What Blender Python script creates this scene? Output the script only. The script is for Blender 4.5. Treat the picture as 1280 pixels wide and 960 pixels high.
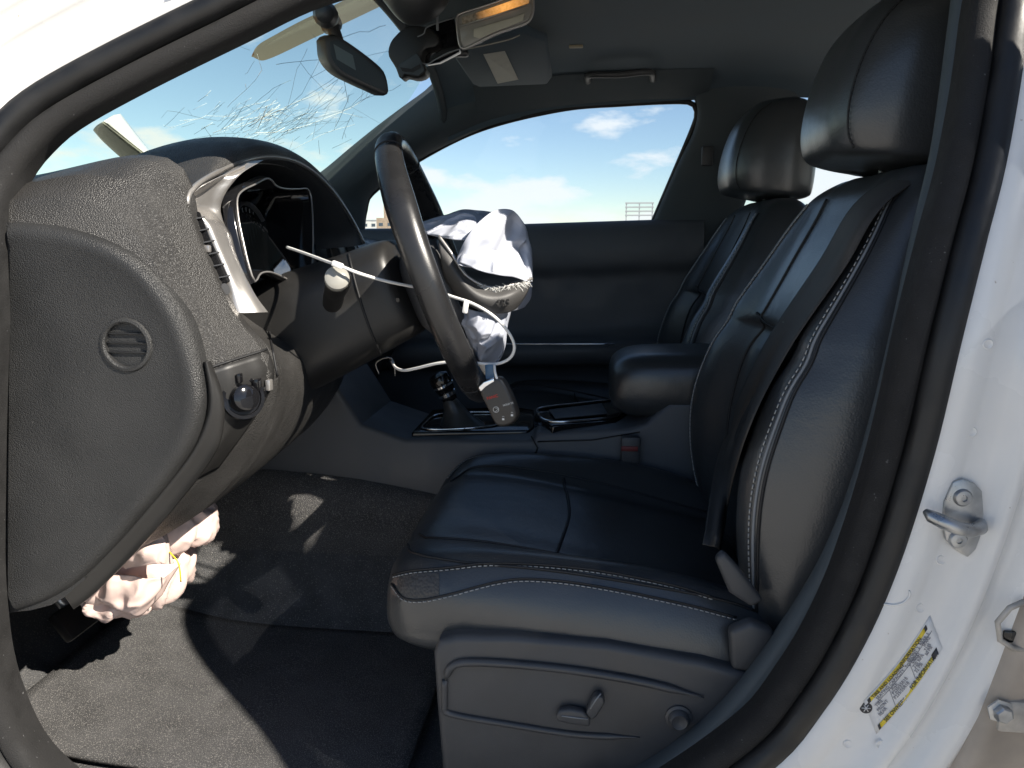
import bpy, bmesh, math, random
from mathutils import Vector, Matrix, noise
from mathutils.bvhtree import BVHTree
random.seed(7)
PI = math.pi
R = math.radians
scene = bpy.context.scene
COL = scene.collection
for o in list(bpy.data.objects):
    bpy.data.objects.remove(o)

# ------------------------------------------------------------------ camera
F = 960.0                       # focal length in pixels of a 1280 wide frame
YAW, PITCH = R(6.0), R(10.6)
CAM = Vector((0.0, -1.5, 1.0))
FW = Vector((-math.sin(YAW)*math.cos(PITCH), math.cos(YAW)*math.cos(PITCH), -math.sin(PITCH)))
RT = Vector((math.cos(YAW), math.sin(YAW), 0))
UP = RT.cross(FW)
cd = bpy.data.cameras.new('camera')
cam = bpy.data.objects.new('camera', cd)
COL.objects.link(cam)
cam.matrix_world = Matrix((RT, UP, -FW)).transposed().to_4x4()
cam.location = CAM
cd.sensor_width = 36
cd.lens = 36*F/1280
cd.clip_start, cd.clip_end = 0.02, 5000
scene.camera = cam

# ------------------------------------------------------------------ sky, sun, exposure
SUN_D = Vector((-1.75, 1.0, -1.52)).normalized()      # the way sunlight travels
elev = math.asin(-SUN_D.z)
az = math.atan2(-SUN_D.x, -SUN_D.y)                  # clockwise from +Y
world = bpy.data.worlds.new('World')
scene.world = world
world.use_nodes = True
wn, wl = world.node_tree.nodes, world.node_tree.links
wn.clear()
sky = wn.new('ShaderNodeTexSky')
sky.sky_type = 'NISHITA'
sky.sun_disc = False
sky.sun_elevation = elev
sky.sun_rotation = az
sky.altitude = 1200
sky.air_density, sky.dust_density, sky.ozone_density = 1.0, 0.15, 1.6
def wnode(t, **k):
    n = wn.new(t)
    for a, b in k.items():
        setattr(n, a, b)
    return n
tc = wnode('ShaderNodeTexCoord')
sep = wnode('ShaderNodeSeparateXYZ')
wl.new(tc.outputs['Generated'], sep.inputs[0])
mp = wnode('ShaderNodeMapping')
mp.inputs['Scale'].default_value = (1.0, 1.0, 2.6)
mp.inputs['Location'].default_value = (0.62, 0.27, 0.15)
wl.new(tc.outputs['Generated'], mp.inputs[0])
nz = wnode('ShaderNodeTexNoise')
nz.inputs['Scale'].default_value = 5.5
nz.inputs['Detail'].default_value = 7
nz.inputs['Roughness'].default_value = 0.55
wl.new(mp.outputs[0], nz.inputs['Vector'])
# more cloud low over the horizon, less overhead
mr = wnode('ShaderNodeMapRange')
mr.inputs[1].default_value, mr.inputs[2].default_value = 0.025, 0.13
mr.inputs[3].default_value, mr.inputs[4].default_value = 0.14, -0.045
wl.new(sep.outputs['Z'], mr.inputs[0])
ad = wnode('ShaderNodeMath', operation='ADD')
wl.new(nz.outputs['Fac'], ad.inputs[0]); wl.new(mr.outputs[0], ad.inputs[1])
rp = wnode('ShaderNodeValToRGB')
rp.color_ramp.elements[0].position, rp.color_ramp.elements[1].position = 0.545, 0.63
wl.new(ad.outputs[0], rp.inputs[0])
mx = wnode('ShaderNodeMixRGB')
mx.inputs[2].default_value = (7.2, 7.3, 7.5, 1)
sc = wnode('ShaderNodeMath', operation='MULTIPLY')
sc.inputs[1].default_value = 0.85
wl.new(rp.outputs[0], sc.inputs[0])
wl.new(sc.outputs[0], mx.inputs[0]); wl.new(sky.outputs[0], mx.inputs[1])
bg = wnode('ShaderNodeBackground')
bg.inputs[1].default_value = 0.073
wo = wnode('ShaderNodeOutputWorld')
wl.new(mx.outputs[0], bg.inputs[0]); wl.new(bg.outputs[0], wo.inputs[0])

sd = bpy.data.lights.new('sun', 'SUN')
sd.energy, sd.angle, sd.color = 5.0, R(0.53), (1.0, 0.93, 0.82)
sun = bpy.data.objects.new('sun', sd)
COL.objects.link(sun)
sun.rotation_euler = SUN_D.to_track_quat('-Z', 'Y').to_euler()
sun.location = -SUN_D*30

scene.view_settings.view_transform = 'Standard'
scene.view_settings.look = 'None'
scene.view_settings.gamma = 1
scene.view_settings.exposure = 1.0
scene.render.engine = 'CYCLES'
scene.cycles.max_bounces = 7
scene.cycles.transparent_max_bounces = 16
scene.render.resolution_x, scene.render.resolution_y = 1024, 768

# ------------------------------------------------------------------ helpers
def ray(px, py):
    return FW + RT*((px-640)/F) + UP*((480-py)/F)
def at(px, py, y):
    d = ray(px, py)
    return CAM + d*((y-CAM.y)/d.y)
def atx(px, py, x):
    d = ray(px, py)
    return CAM + d*((x-CAM.x)/d.x)
def V(*a):
    return Vector(a)

def cr(pts, n, closed=False):
    """Catmull-Rom through pts, resampled to n points evenly by length."""
    pts = [Vector(p) for p in pts]
    m = len(pts)
    out = []
    segs = m if closed else m-1
    K = 12
    for i in range(segs):
        if closed:
            a, b, c, d = pts[(i-1) % m], pts[i], pts[(i+1) % m], pts[(i+2) % m]
        else:
            b, c = pts[i], pts[i+1]
            a = pts[i-1] if i else b*2-c
            d = pts[i+2] if i+2 < m else c*2-b
        for k in range(K):
            t = k/K
            out.append(0.5*((2*b) + (c-a)*t + (2*a-5*b+4*c-d)*t*t + (3*b-a-3*c+d)*t**3))
    if closed:
        out.append(out[0].copy())
    else:
        out.append(pts[-1].copy())
    L = [0]
    for i in range(1, len(out)):
        L.append(L[-1]+(out[i]-out[i-1]).length)
    res = []
    tot = L[-1]
    j = 0
    cnt = n if closed else n-1
    for k in range(n):
        s = tot*k/cnt
        while j < len(L)-2 and L[j+1] < s:
            j += 1
        w = (s-L[j])/max(L[j+1]-L[j], 1e-9)
        res.append(out[j].lerp(out[j+1], min(max(w, 0), 1)))
    return res

def mesh_obj(name, verts, faces, mat, parent=None, smooth=40, fix=True):
    me = bpy.data.meshes.new(name)
    me.from_pydata([tuple(v) for v in verts], [], faces)
    if fix:
        bm = bmesh.new(); bm.from_mesh(me)
        bmesh.ops.recalc_face_normals(bm, faces=bm.faces)
        bm.to_mesh(me); bm.free()
    return finish(name, me, mat, parent, smooth)

def finish(name, me, mat, parent, smooth=40):
    if smooth:
        for p in me.polygons:
            p.use_smooth = True
        if smooth < 180:
            me.set_sharp_from_angle(angle=R(smooth))
    o = bpy.data.objects.new(name, me)
    COL.objects.link(o)
    if mat:
        me.materials.append(mat)
    if parent:
        o.parent = parent
    return o

def bm_obj(name, bm, mat, parent=None, smooth=40):
    me = bpy.data.meshes.new(name)
    bmesh.ops.recalc_face_normals(bm, faces=bm.faces)
    bm.to_mesh(me); bm.free()
    return finish(name, me, mat, parent, smooth)

def tag(o, label=None, cat=None, group=None, kind=None):
    if label: o['label'] = label
    if cat: o['category'] = cat
    if group: o['group'] = group
    if kind: o['kind'] = kind
    return o

def empty(name, loc=(0, 0, 0)):
    o = bpy.data.objects.new(name, None)
    COL.objects.link(o)
    o.location = loc
    o.empty_display_size = 0.1
    return o

def loft(name, secs, mat, parent=None, closed=True, caps=True, n=24, m=None, smooth=50):
    """secs: control sections (lists of points); each resampled to n, stations to m by Catmull-Rom."""
    S = [cr(s, n, closed) for s in secs]
    if m:
        cols = [cr2([s[i] for s in S], m) for i in range(n)]
        S = [[cols[i][k] for i in range(n)] for k in range(m)]
    return skin(name, S, mat, parent, closed, caps, smooth)

def cr2(pts, m):
    """Catmull-Rom, even in parameter (keeps columns of a loft aligned)."""
    pts = [Vector(p) for p in pts]
    k = len(pts)
    res = []
    for j in range(m):
        u = (k-1)*j/(m-1)
        i = min(int(u), k-2)
        t = u-i
        b, c = pts[i], pts[i+1]
        a = pts[i-1] if i else b*2-c
        d = pts[i+2] if i+2 < k else c*2-b
        res.append(0.5*((2*b) + (c-a)*t + (2*a-5*b+4*c-d)*t*t + (3*b-a-3*c+d)*t**3))
    return res

def skin(name, S, mat, parent=None, closed=True, caps=True, smooth=50):
    n, m = len(S[0]), len(S)
    vs = [p for s in S for p in s]
    fs = []
    for k in range(m-1):
        for i in range(n if closed else n-1):
            j = (i+1) % n
            fs.append((k*n+i, k*n+j, (k+1)*n+j, (k+1)*n+i))
    if caps and closed:
        fs.append(tuple(range(n)))
        fs.append(tuple(range((m-1)*n, m*n)))
    return mesh_obj(name, vs, fs, mat, parent, smooth)

def patch(name, ctrl, mat, parent=None, nu=24, nv=24, thick=0.0, smooth=180, disp=None, side=1):
    """a surface through a grid of control points, optionally given a thickness."""
    rows = [cr2(r, nu) for r in ctrl]
    cols = [cr2([rows[r][i] for r in range(len(rows))], nv) for i in range(nu)]
    G = [[cols[i][k] for i in range(nu)] for k in range(nv)]
    if disp:
        G = [[disp(G[k][i], i/(nu-1), k/(nv-1)) for i in range(nu)] for k in range(nv)]
    vs = [p for r in G for p in r]
    fs = [(k*nu+i, k*nu+i+1, (k+1)*nu+i+1, (k+1)*nu+i) for k in range(nv-1) for i in range(nu-1)]
    o = mesh_obj(name, vs, fs, mat, parent, smooth, fix=True)
    if thick:
        sm = o.modifiers.new('thick', 'SOLIDIFY')
        sm.thickness = thick
        sm.offset = -side
    return o

def tube(name, pts, r, mat, parent=None, n=10, closed=False, caps=True, smooth=180):
    vs, fs = tube_data(pts, r, n, closed, caps)
    return mesh_obj(name, vs, fs, mat, parent, smooth)

def tube_data(pts, r, n=8, closed=False, caps=True, base=0):
    pts = [Vector(p) for p in pts]
    m = len(pts)
    rs = r if isinstance(r, (list, tuple)) else [r]*m
    vs, fs = [], []
    t0 = (pts[1]-pts[0]).normalized()
    ref = Vector((0, 0, 1)) if abs(t0.z) < 0.9 else Vector((1, 0, 0))
    u = t0.cross(ref).normalized()
    for k in range(m):
        if closed:
            t = (pts[(k+1) % m]-pts[k-1]).normalized()
        else:
            t = (pts[min(k+1, m-1)]-pts[max(k-1, 0)]).normalized()
        u = (u-t*u.dot(t))
        u = u.normalized() if u.length > 1e-6 else t.orthogonal().normalized()
        v = t.cross(u)
        for i in range(n):
            a = 2*PI*i/n
            vs.append(pts[k]+(u*math.cos(a)+v*math.sin(a))*rs[k])
    segs = m if closed else m-1
    for k in range(segs):
        for i in range(n):
            j = (i+1) % n
            q = (k+1) % m
            fs.append((base+k*n+i, base+k*n+j, base+q*n+j, base+q*n+i))
    if caps and not closed:
        fs.append(tuple(base+i for i in range(n)))
        fs.append(tuple(base+(m-1)*n+i for i in range(n)))
    return vs, fs

def tubes(name, paths, r, mat, parent=None, n=5, kind=None):
    """several thin lines joined in one mesh (cracks, threads, prints)."""
    vs, fs = [], []
    for k, p in enumerate(paths):
        rr = r[k] if isinstance(r, list) else r
        a, b = tube_data(p, rr, n, False, True, len(vs))
        vs += a; fs += b
    o = mesh_obj(name, vs, fs, mat, parent, 180)
    if kind: o['kind'] = kind
    return o

def dashes(name, path, mat, parent=None, ln=0.0045, gap=0.0022, r=0.0007):
    """a row of stitches along a path."""
    path = [Vector(p) for p in path]
    L = sum((path[i+1]-path[i]).length for i in range(len(path)-1))
    k = max(int(L/(ln+gap)), 2)
    P = cr(path, k*3)
    o = tubes(name, [[P[3*i], P[3*i+1], P[3*i+2]] for i in range(k)], r, mat, parent, 4)
    o['kind'] = 'stuff'
    return o

def box(name, c, size, mat, parent=None, bevel=0.004, rot=None, seg=2):
    bm = bmesh.new()
    bmesh.ops.create_cube(bm, size=1)
    for v in bm.verts:
        v.co = Vector((v.co.x*size[0], v.co.y*size[1], v.co.z*size[2]))
    if bevel:
        bmesh.ops.bevel(bm, geom=list(bm.edges), offset=min(bevel, min(size)*0.45), segments=seg, profile=0.5, affect='EDGES')
    M = (rot.to_4x4() if rot else Matrix())
    M.translation = Vector(c)
    bm.transform(M)
    return bm_obj(name, bm, mat, parent, 35)

def prism(name, pts, vec, mat, parent=None, bevel=0.004, seg=3, both=True, smooth=35):
    """closed outline pts (3-D) pushed along vec, edges rounded."""
    bm = bmesh.new()
    vs = [bm.verts.new(p) for p in pts]
    f = bm.faces.new(vs)
    r = bmesh.ops.extrude_face_region(bm, geom=[f])
    nv = [g for g in r['geom'] if isinstance(g, bmesh.types.BMVert)]
    for v in nv:
        v.co += Vector(vec)
    bmesh.ops.recalc_face_normals(bm, faces=bm.faces)
    if bevel:
        es = [e for e in bm.edges if len(e.link_faces) == 2 and e.calc_face_angle(0) > R(50)]
        bmesh.ops.bevel(bm, geom=es, offset=bevel, segments=seg, profile=0.5, affect='EDGES', clamp_overlap=True)
    return bm_obj(name, bm, mat, parent, smooth)

def lathe(name, prof, org, axis, mat, parent=None, n=28, smooth=35):
    """prof: (radius, height) pairs round axis at org."""
    axis = Vector(axis).normalized()
    u = axis.orthogonal().normalized()
    v = axis.cross(u)
    org = Vector(org)
    S = []
    for r, h in prof:
        r = max(r, 1e-5)
        S.append([org+axis*h+(u*math.cos(2*PI*i/n)+v*math.sin(2*PI*i/n))*r for i in range(n)])
    return skin(name, S, mat, parent, True, True, smooth)

def bvh(o):
    me = o.data
    return BVHTree.FromPolygons([v.co.copy() for v in me.vertices], [tuple(p.vertices) for p in me.polygons])
def drop(tree, px, py, off=0.001):
    """the point of a surface seen along one line of sight, lifted off it a little."""
    d = ray(px, py).normalized()
    h = tree.ray_cast(CAM, d)
    if h[0] is None:
        return None
    nrm = h[1] if h[1].dot(d) < 0 else -h[1]
    return h[0]+nrm*off
def trace(tree, pp, off=0.001, n=60):
    """a line drawn over a surface through a few picked points."""
    P2 = cr([(a, b, 0) for a, b in pp], n)
    r = [drop(tree, p.x, p.y, off) for p in P2]
    return [p for p in r if p is not None]

def text(name, body, size, org, xd, yd, mat, parent=None, align='LEFT', ext=0.0002):
    cu = bpy.data.curves.new(name, 'FONT')
    cu.body, cu.size, cu.align_x, cu.extrude = body, size, align, ext
    tmp = bpy.data.objects.new(name, cu)
    COL.objects.link(tmp)
    dg = bpy.context.evaluated_depsgraph_get()
    me = bpy.data.meshes.new_from_object(tmp.evaluated_get(dg))
    bpy.data.objects.remove(tmp)
    xd = Vector(xd).normalized(); yd = Vector(yd); yd = (yd-xd*yd.dot(xd)).normalized()
    M = Matrix((xd, yd, xd.cross(yd))).transposed().to_4x4()
    M.translation = Vector(org)
    me.transform(M)
    me.name = name
    me.materials.clear()
    return finish(name, me, mat, parent, 0)

# ------------------------------------------------------------------ materials
def mat(name, col, rough=0.5, metal=0.0, bump=None, var=0.0, vscale=8.0, coat=0.0, spec=None, speck=None, sheen=0.0, dust=0.0):
    m = bpy.data.materials.new(name)
    m.use_nodes = True
    nt = m.node_tree
    b = nt.nodes['Principled BSDF']
    b.inputs['Base Color'].default_value = (*col, 1)
    b.inputs['Roughness'].default_value = rough
    b.inputs['Metallic'].default_value = metal
    if spec is not None: b.inputs['Specular IOR Level'].default_value = spec
    if coat:
        b.inputs['Coat Weight'].default_value = coat
        b.inputs['Coat Roughness'].default_value = 0.06
    if sheen: b.inputs['Sheen Weight'].default_value = sheen
    t = nt.nodes.new('ShaderNodeTexCoord')
    last = None
    if var or speck or dust:
        n = nt.nodes.new('ShaderNodeTexNoise')
        n.inputs['Scale'].default_value = vscale
        n.inputs['Detail'].default_value = 6
        nt.links.new(t.outputs['Object'], n.inputs['Vector'])
        r = nt.nodes.new('ShaderNodeMapRange')
        r.inputs[1].default_value, r.inputs[2].default_value = 0.3, 0.7
        r.inputs[3].default_value, r.inputs[4].default_value = 1-var, 1+var
        nt.links.new(n.outputs['Fac'], r.inputs[0])
        x = nt.nodes.new('ShaderNodeMixRGB'); x.blend_type = 'MULTIPLY'; x.inputs[0].default_value = 1
        x.inputs[1].default_value = (*col, 1)
        nt.links.new(r.outputs[0], x.inputs[2])
        last = x.outputs[0]
        rr = nt.nodes.new('ShaderNodeMapRange')
        rr.inputs[1].default_value, rr.inputs[2].default_value = 0.3, 0.7
        rr.inputs[3].default_value, rr.inputs[4].default_value = max(rough-0.12*(1 if var else 0), 0.03), min(rough+0.12*(1 if var else 0), 1)
        nt.links.new(n.outputs['Fac'], rr.inputs[0]); nt.links.new(rr.outputs[0], b.inputs['Roughness'])
        if speck:                       # fibres or dust of another colour: (colour, scale, threshold)
            n2 = nt.nodes.new('ShaderNodeTexNoise'); n2.inputs['Scale'].default_value = speck[1]
            n2.inputs['Detail'].default_value = 2
            nt.links.new(t.outputs['Object'], n2.inputs['Vector'])
            c2 = nt.nodes.new('ShaderNodeMapRange')
            c2.inputs[1].default_value, c2.inputs[2].default_value = speck[2], speck[2]+0.06
            nt.links.new(n2.outputs['Fac'], c2.inputs[0])
            x2 = nt.nodes.new('ShaderNodeMixRGB'); x2.inputs[2].default_value = (*speck[0], 1)
            nt.links.new(c2.outputs[0], x2.inputs[0]); nt.links.new(last, x2.inputs[1])
            last = x2.outputs[0]
        nt.links.new(last, b.inputs['Base Color'])
    if bump:                            # list of (kind, scale, strength, distance)
        prev = None
        for kind, s, st, di in bump:
            if kind == 'v':
                n = nt.nodes.new('ShaderNodeTexVoronoi'); n.inputs['Scale'].default_value = s
                n.feature = 'F1'
                out = n.outputs['Distance']
            else:
                n = nt.nodes.new('ShaderNodeTexNoise'); n.inputs['Scale'].default_value = s
                n.inputs['Detail'].default_value = 4
                out = n.outputs['Fac']
            nt.links.new(t.outputs['Object'], n.inputs['Vector'])
            bp = nt.nodes.new('ShaderNodeBump')
            bp.inputs['Strength'].default_value = st
            bp.inputs['Distance'].default_value = di
            if kind == 'v': bp.invert = True
            nt.links.new(out, bp.inputs['Height'])
            if prev: nt.links.new(prev, bp.inputs['Normal'])
            prev = bp.outputs[0]
        nt.links.new(prev, b.inputs['Normal'])
    return m

def glass_mat(name, tint, refl=1.0, rough=0.02):
    m = bpy.data.materials.new(name); m.use_nodes = True
    nt = m.node_tree; nt.nodes.clear()
    o = nt.nodes.new('ShaderNodeOutputMaterial')
    tr = nt.nodes.new('ShaderNodeBsdfTransparent'); tr.inputs[0].default_value = (*tint, 1)
    gl = nt.nodes.new('ShaderNodeBsdfGlossy'); gl.inputs['Roughness'].default_value = rough
    lw = nt.nodes.new('ShaderNodeLayerWeight'); lw.inputs[0].default_value = 0.5     # facing term, the same from both sides
    pw = nt.nodes.new('ShaderNodeMath'); pw.operation = 'POWER'; pw.inputs[1].default_value = 5
    mu = nt.nodes.new('ShaderNodeMath'); mu.operation = 'MULTIPLY_ADD'; mu.inputs[1].default_value = 0.9*refl; mu.inputs[2].default_value = 0.05*refl
    mi = nt.nodes.new('ShaderNodeMixShader')
    nt.links.new(lw.outputs['Facing'], pw.inputs[0]); nt.links.new(pw.outputs[0], mu.inputs[0]); nt.links.new(mu.outputs[0], mi.inputs[0])
    nt.links.new(tr.outputs[0], mi.inputs[1]); nt.links.new(gl.outputs[0], mi.inputs[2])
    nt.links.new(mi.outputs[0], o.inputs[0])
    return m

M = {}
M['paint'] = mat('white_paint', (0.76, 0.75, 0.73), 0.30, coat=0.5, var=0.05, vscale=7, speck=((0.42, 0.36, 0.30), 120, 0.755), bump=[('n', 60, 0.05, 0.002)])
M['paint_dirty'] = mat('dirty_paint', (0.42, 0.36, 0.30), 0.5, var=0.3, vscale=9, bump=[('n', 40, 0.1, 0.002)])
M['rubber'] = mat('rubber', (0.009, 0.009, 0.0095), 0.5, var=0.2, vscale=30, bump=[('n', 300, 0.15, 0.001)])
M['flock'] = mat('flocked_trim', (0.011, 0.0105, 0.0105), 0.85, var=0.25, vscale=40, bump=[('n', 700, 0.5, 0.0015)], speck=((0.12, 0.12, 0.12), 260, 0.72))
M['grain'] = mat('grained_vinyl', (0.038, 0.0365, 0.035), 0.44, var=0.12, vscale=20, bump=[('v', 640, 0.75, 0.0016)])
M['end'] = mat('end_cover_vinyl', (0.023, 0.023, 0.023), 0.50, var=0.15, vscale=14, bump=[('v', 760, 0.6, 0.0012)], speck=((0.16, 0.15, 0.14), 110, 0.74))
M['plastic'] = mat('black_plastic', (0.050, 0.051, 0.054), 0.42, var=0.15, vscale=12, bump=[('v', 1300, 0.2, 0.0006)])
M['panel'] = mat('charcoal_panel', (0.076, 0.081, 0.090), 0.5, var=0.12, vscale=10, bump=[('v', 1100, 0.2, 0.0006)])
M['shroud'] = mat('column_plastic', (0.016, 0.0155, 0.015), 0.42, var=0.2, vscale=10, bump=[('n', 900, 0.12, 0.0006)])
M['cover'] = mat('airbag_cover_vinyl', (0.062, 0.060, 0.059), 0.5, bump=[('v', 1200, 0.25, 0.0006)])
M['gloss'] = mat('gloss_black', (0.008, 0.008, 0.009), 0.08, var=0.0)
M['leather'] = mat('black_leather', (0.036, 0.039, 0.042), 0.32, spec=0.8, bump=[('v', 440, 0.16, 0.0009), ('n', 28, 0.17, 0.006)])
M['leather2'] = mat('perforated_leather', (0.016, 0.017, 0.019), 0.46, var=0.14, vscale=11, bump=[('v', 380, 0.4, 0.0012), ('n', 18, 0.2, 0.006)])
M['sunlit'] = mat('sunlit_leather', (0.045, 0.042, 0.040), 0.5, var=0.35, vscale=60, bump=[('v', 260, 0.5, 0.0015)])  # lighter leather, sun painted into its colour
M['rim'] = mat('wheel_leather', (0.018, 0.018, 0.019), 0.30, var=0.15, vscale=20, bump=[('v', 1100, 0.12, 0.0006)])
M['headliner'] = mat('headliner_cloth', (0.066, 0.094, 0.118), 0.95, var=0.1, vscale=10, bump=[('n', 900, 0.4, 0.001)], sheen=0.1)
M['trim'] = mat('pillar_trim', (0.054, 0.068, 0.078), 0.7, var=0.1, vscale=15, bump=[('n', 700, 0.25, 0.001)])
M['carpet'] = mat('carpet', (0.078, 0.078, 0.080), 1.0, var=0.25, vscale=26, bump=[('n', 520, 0.9, 0.005)], speck=((0.20, 0.19, 0.18), 420, 0.60))
M['matcarpet'] = mat('mat_carpet', (0.074, 0.073, 0.074), 1.0, var=0.25, vscale=20, bump=[('n', 640, 0.9, 0.005)], speck=((0.22, 0.21, 0.20), 620, 0.56))
M['silver'] = mat('silver_trim', (0.46, 0.44, 0.42), 0.36, metal=0.75, var=0.06, vscale=12)
M['chrome'] = mat('chrome', (0.82, 0.83, 0.85), 0.12, metal=1.0)
M['zinc'] = mat('zinc_steel', (0.42, 0.43, 0.44), 0.36, metal=0.9, var=0.25, vscale=60, bump=[('n', 200, 0.15, 0.001)])
M['steel_dirty'] = mat('painted_hinge', (0.44, 0.41, 0.37), 0.5, metal=0.2, var=0.35, vscale=40)
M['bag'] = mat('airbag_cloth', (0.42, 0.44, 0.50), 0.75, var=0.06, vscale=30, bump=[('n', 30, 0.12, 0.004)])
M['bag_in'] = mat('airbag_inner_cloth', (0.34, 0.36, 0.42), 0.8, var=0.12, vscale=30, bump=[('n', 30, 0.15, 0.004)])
M['kbag'] = mat('knee_airbag_cloth', (0.66, 0.51, 0.46), 0.8, var=0.1, vscale=22, bump=[('n', 50, 0.15, 0.004)])
M['stitch'] = mat('thread', (0.34, 0.34, 0.33), 0.8)
M['seam'] = mat('seam_shadow_cord', (0.010, 0.010, 0.011), 0.6)
M['piping'] = mat('grey_piping', (0.20, 0.21, 0.22), 0.45)
M['cord'] = mat('white_plastic_cord', (0.78, 0.77, 0.74), 0.4)
M['web'] = mat('belt_webbing', (0.040, 0.037, 0.034), 0.7, bump=[('n', 500, 0.4, 0.001)])
M['label'] = mat('white_label', (0.70, 0.69, 0.68), 0.35, var=0.04, vscale=50)
M['yellow'] = mat('yellow_print', (0.72, 0.55, 0.04), 0.4)
M['ink'] = mat('black_print', (0.03, 0.03, 0.035), 0.5)
M['greyink'] = mat('grey_print', (0.22, 0.22, 0.25), 0.5)
M['red'] = mat('red_print', (0.55, 0.03, 0.02), 0.4)
M['redbtn'] = mat('red_button', (0.16, 0.02, 0.02), 0.5)
M['whiteprint'] = mat('white_print', (0.6, 0.6, 0.58), 0.5)
M['beige'] = mat('beige_plastic', (0.36, 0.30, 0.20), 0.5, var=0.12, vscale=10)
M['card'] = mat('beige_card', (0.46, 0.44, 0.36), 0.6, var=0.08, vscale=40)
M['fob'] = mat('fob_plastic', (0.03, 0.027, 0.025), 0.38, bump=[('n', 900, 0.1, 0.0004)])
M['mrefl'] = mat('mirror_painted_reflection', (0.16, 0.20, 0.21), 0.15)  # pale colour painted on as a reflection in the mirror
M['mirror'] = mat('mirror_glass', (0.07, 0.085, 0.095), 0.12)  # diffuse grey-blue stands in for what the mirror reflects
M['lcd'] = mat('screen_glass', (0.02, 0.03, 0.04), 0.12)
M['dial'] = mat('dial_face', (0.07, 0.12, 0.17), 0.22)  # blue-grey painted in for sky reflected on the gauges
M['lens'] = mat('lamp_lens', (0.30, 0.29, 0.26), 0.18, var=0.1, vscale=30)
M['glass'] = glass_mat('window_glass', (0.92, 0.96, 0.97), 0.6)
M['wglass'] = glass_mat('windscreen_glass', (0.93, 0.99, 0.86), 0.5)
M['clear'] = glass_mat('clear_cover', (0.9, 0.92, 0.95), 2.6)
M['tint'] = glass_mat('privacy_glass', (0.05, 0.055, 0.065), 0.6)
M['film'] = glass_mat('beige_film', (0.70, 0.40, 0.20), 0.4)
M['crack_d'] = mat('crack_dark', (0.14, 0.20, 0.23), 0.3)
M['crack_w'] = mat('crack_light', (0.85, 0.9, 0.92), 0.2)
am = mat('amber_lens', (0.34, 0.29, 0.22), 0.3, var=0.4, vscale=160)
an = am.node_tree.nodes['Principled BSDF']
an.inputs['Emission Color'].default_value = (1.0, 0.42, 0.08, 1)
at_ = am.node_tree
vd = at_.nodes.new('ShaderNodeVectorMath'); vd.operation = 'DISTANCE'
ac = at_.nodes.new('ShaderNodeTexCoord')
at_.links.new(ac.outputs['Object'], vd.inputs[0]); vd.inputs[1].default_value = tuple(at(632, 8, -0.08))
ar = at_.nodes.new('ShaderNodeMapRange'); ar.inputs[1].default_value, ar.inputs[2].default_value = 0.0, 0.055
ar.inputs[3].default_value, ar.inputs[4].default_value = 0.5, 0.0
at_.links.new(vd.outputs['Value'], ar.inputs[0]); at_.links.new(ar.outputs[0], an.inputs['Emission Strength'])
M['amber'] = am
M['asphalt'] = mat('pale_concrete', (0.43, 0.41, 0.38), 0.9, var=0.3, vscale=1.5, bump=[('n', 60, 0.6, 0.01)])
M['b1'] = mat('far_brick', (0.33, 0.25, 0.18), 0.8, var=0.2, vscale=1)
M['b2'] = mat('far_render', (0.62, 0.60, 0.56), 0.8, var=0.1, vscale=1)
M['b3'] = mat('far_metal', (0.30, 0.31, 0.32), 0.6)
M['bw'] = mat('far_window', (0.06, 0.08, 0.10), 0.2)
M['leaf'] = mat('far_leaf', (0.06, 0.09, 0.035), 0.8, var=0.3, vscale=2)
M['bark'] = mat('bark', (0.10, 0.07, 0.05), 0.9)

# ------------------------------------------------------------------ ground
gm = bpy.data.meshes.new('ground')
gm.from_pydata([(-2500, -2500, 0), (2500, -2500, 0), (2500, 2500, 0), (-2500, 2500, 0)], [], [(0, 1, 2, 3)])
ground = finish('ground', gm, M['asphalt'], None, 0)
tag(ground, kind='structure', label='wide grey lot the car stands on')

# ------------------------------------------------------------------ the car
car = empty('car', (0, 0, 0))
tag(car, 'white sedan with black leather cabin and deployed airbags, seen through its open driver doorway', 'car')

# ---- driver's door opening: path of the line where rubber meets paint
def yap(z):
    return -0.75 + (0.36*(z-0.95) if z > 0.95 else 0.0)
def at_ap(px, py):
    y = -0.75
    for _ in range(12):
        p = at(px, py, y); y = yap(p.z)
    return at(px, py, y)
ap_px = [(957, 958), (1025, 881), (1077, 795), (1119, 697), (1160, 566), (1194, 424), (1225, 300), (1248, 210), (1267, 105), (1277, 25)]
ap = [at_ap(*p) for p in ap_px]
for x, z in ((0.418, 1.28), (0.39, 1.318), (0.31, 1.335), (0.15, 1.338), (-0.04, 1.340), (-0.20, 1.330), (-0.325, 1.303)):
    ap.append(V(x, yap(z), z))
ap += [at_ap(*p) for p in [(259, 0), (130, 64), (40, 115), (-8, 158), (-40, 205), (-62, 270), (-72, 400), (-74, 600), (-70, 760), (-48, 880), (8, 985), (120, 1065), (280, 1100), (450, 1110), (650, 1100), (800, 1060)]]
AP = cr(ap, 220, True)
def frame_sweep(prof, ins=0.0):
    S = []
    m = len(AP)
    for k in range(m):
        t = (AP[(k+2) % m]-AP[k-2]).normalized()
        w = V(0, -1, 0)
        n = t.cross(w).normalized()
        cen = V(-0.12, AP[k].y, 0.85)
        if n.dot(AP[k]-cen) < 0: n = -n
        g_ = 1-0.30*min(1, max(0, (-0.20-AP[k].x)/0.2))*min(1, max(0, (AP[k].z-0.95)/0.15))
        S.append([AP[k]+n*(a*g_ if a > 0.02 else a)+w*b for a, b in prof])
    S.append([p.copy() for p in S[0]])
    return S
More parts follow.
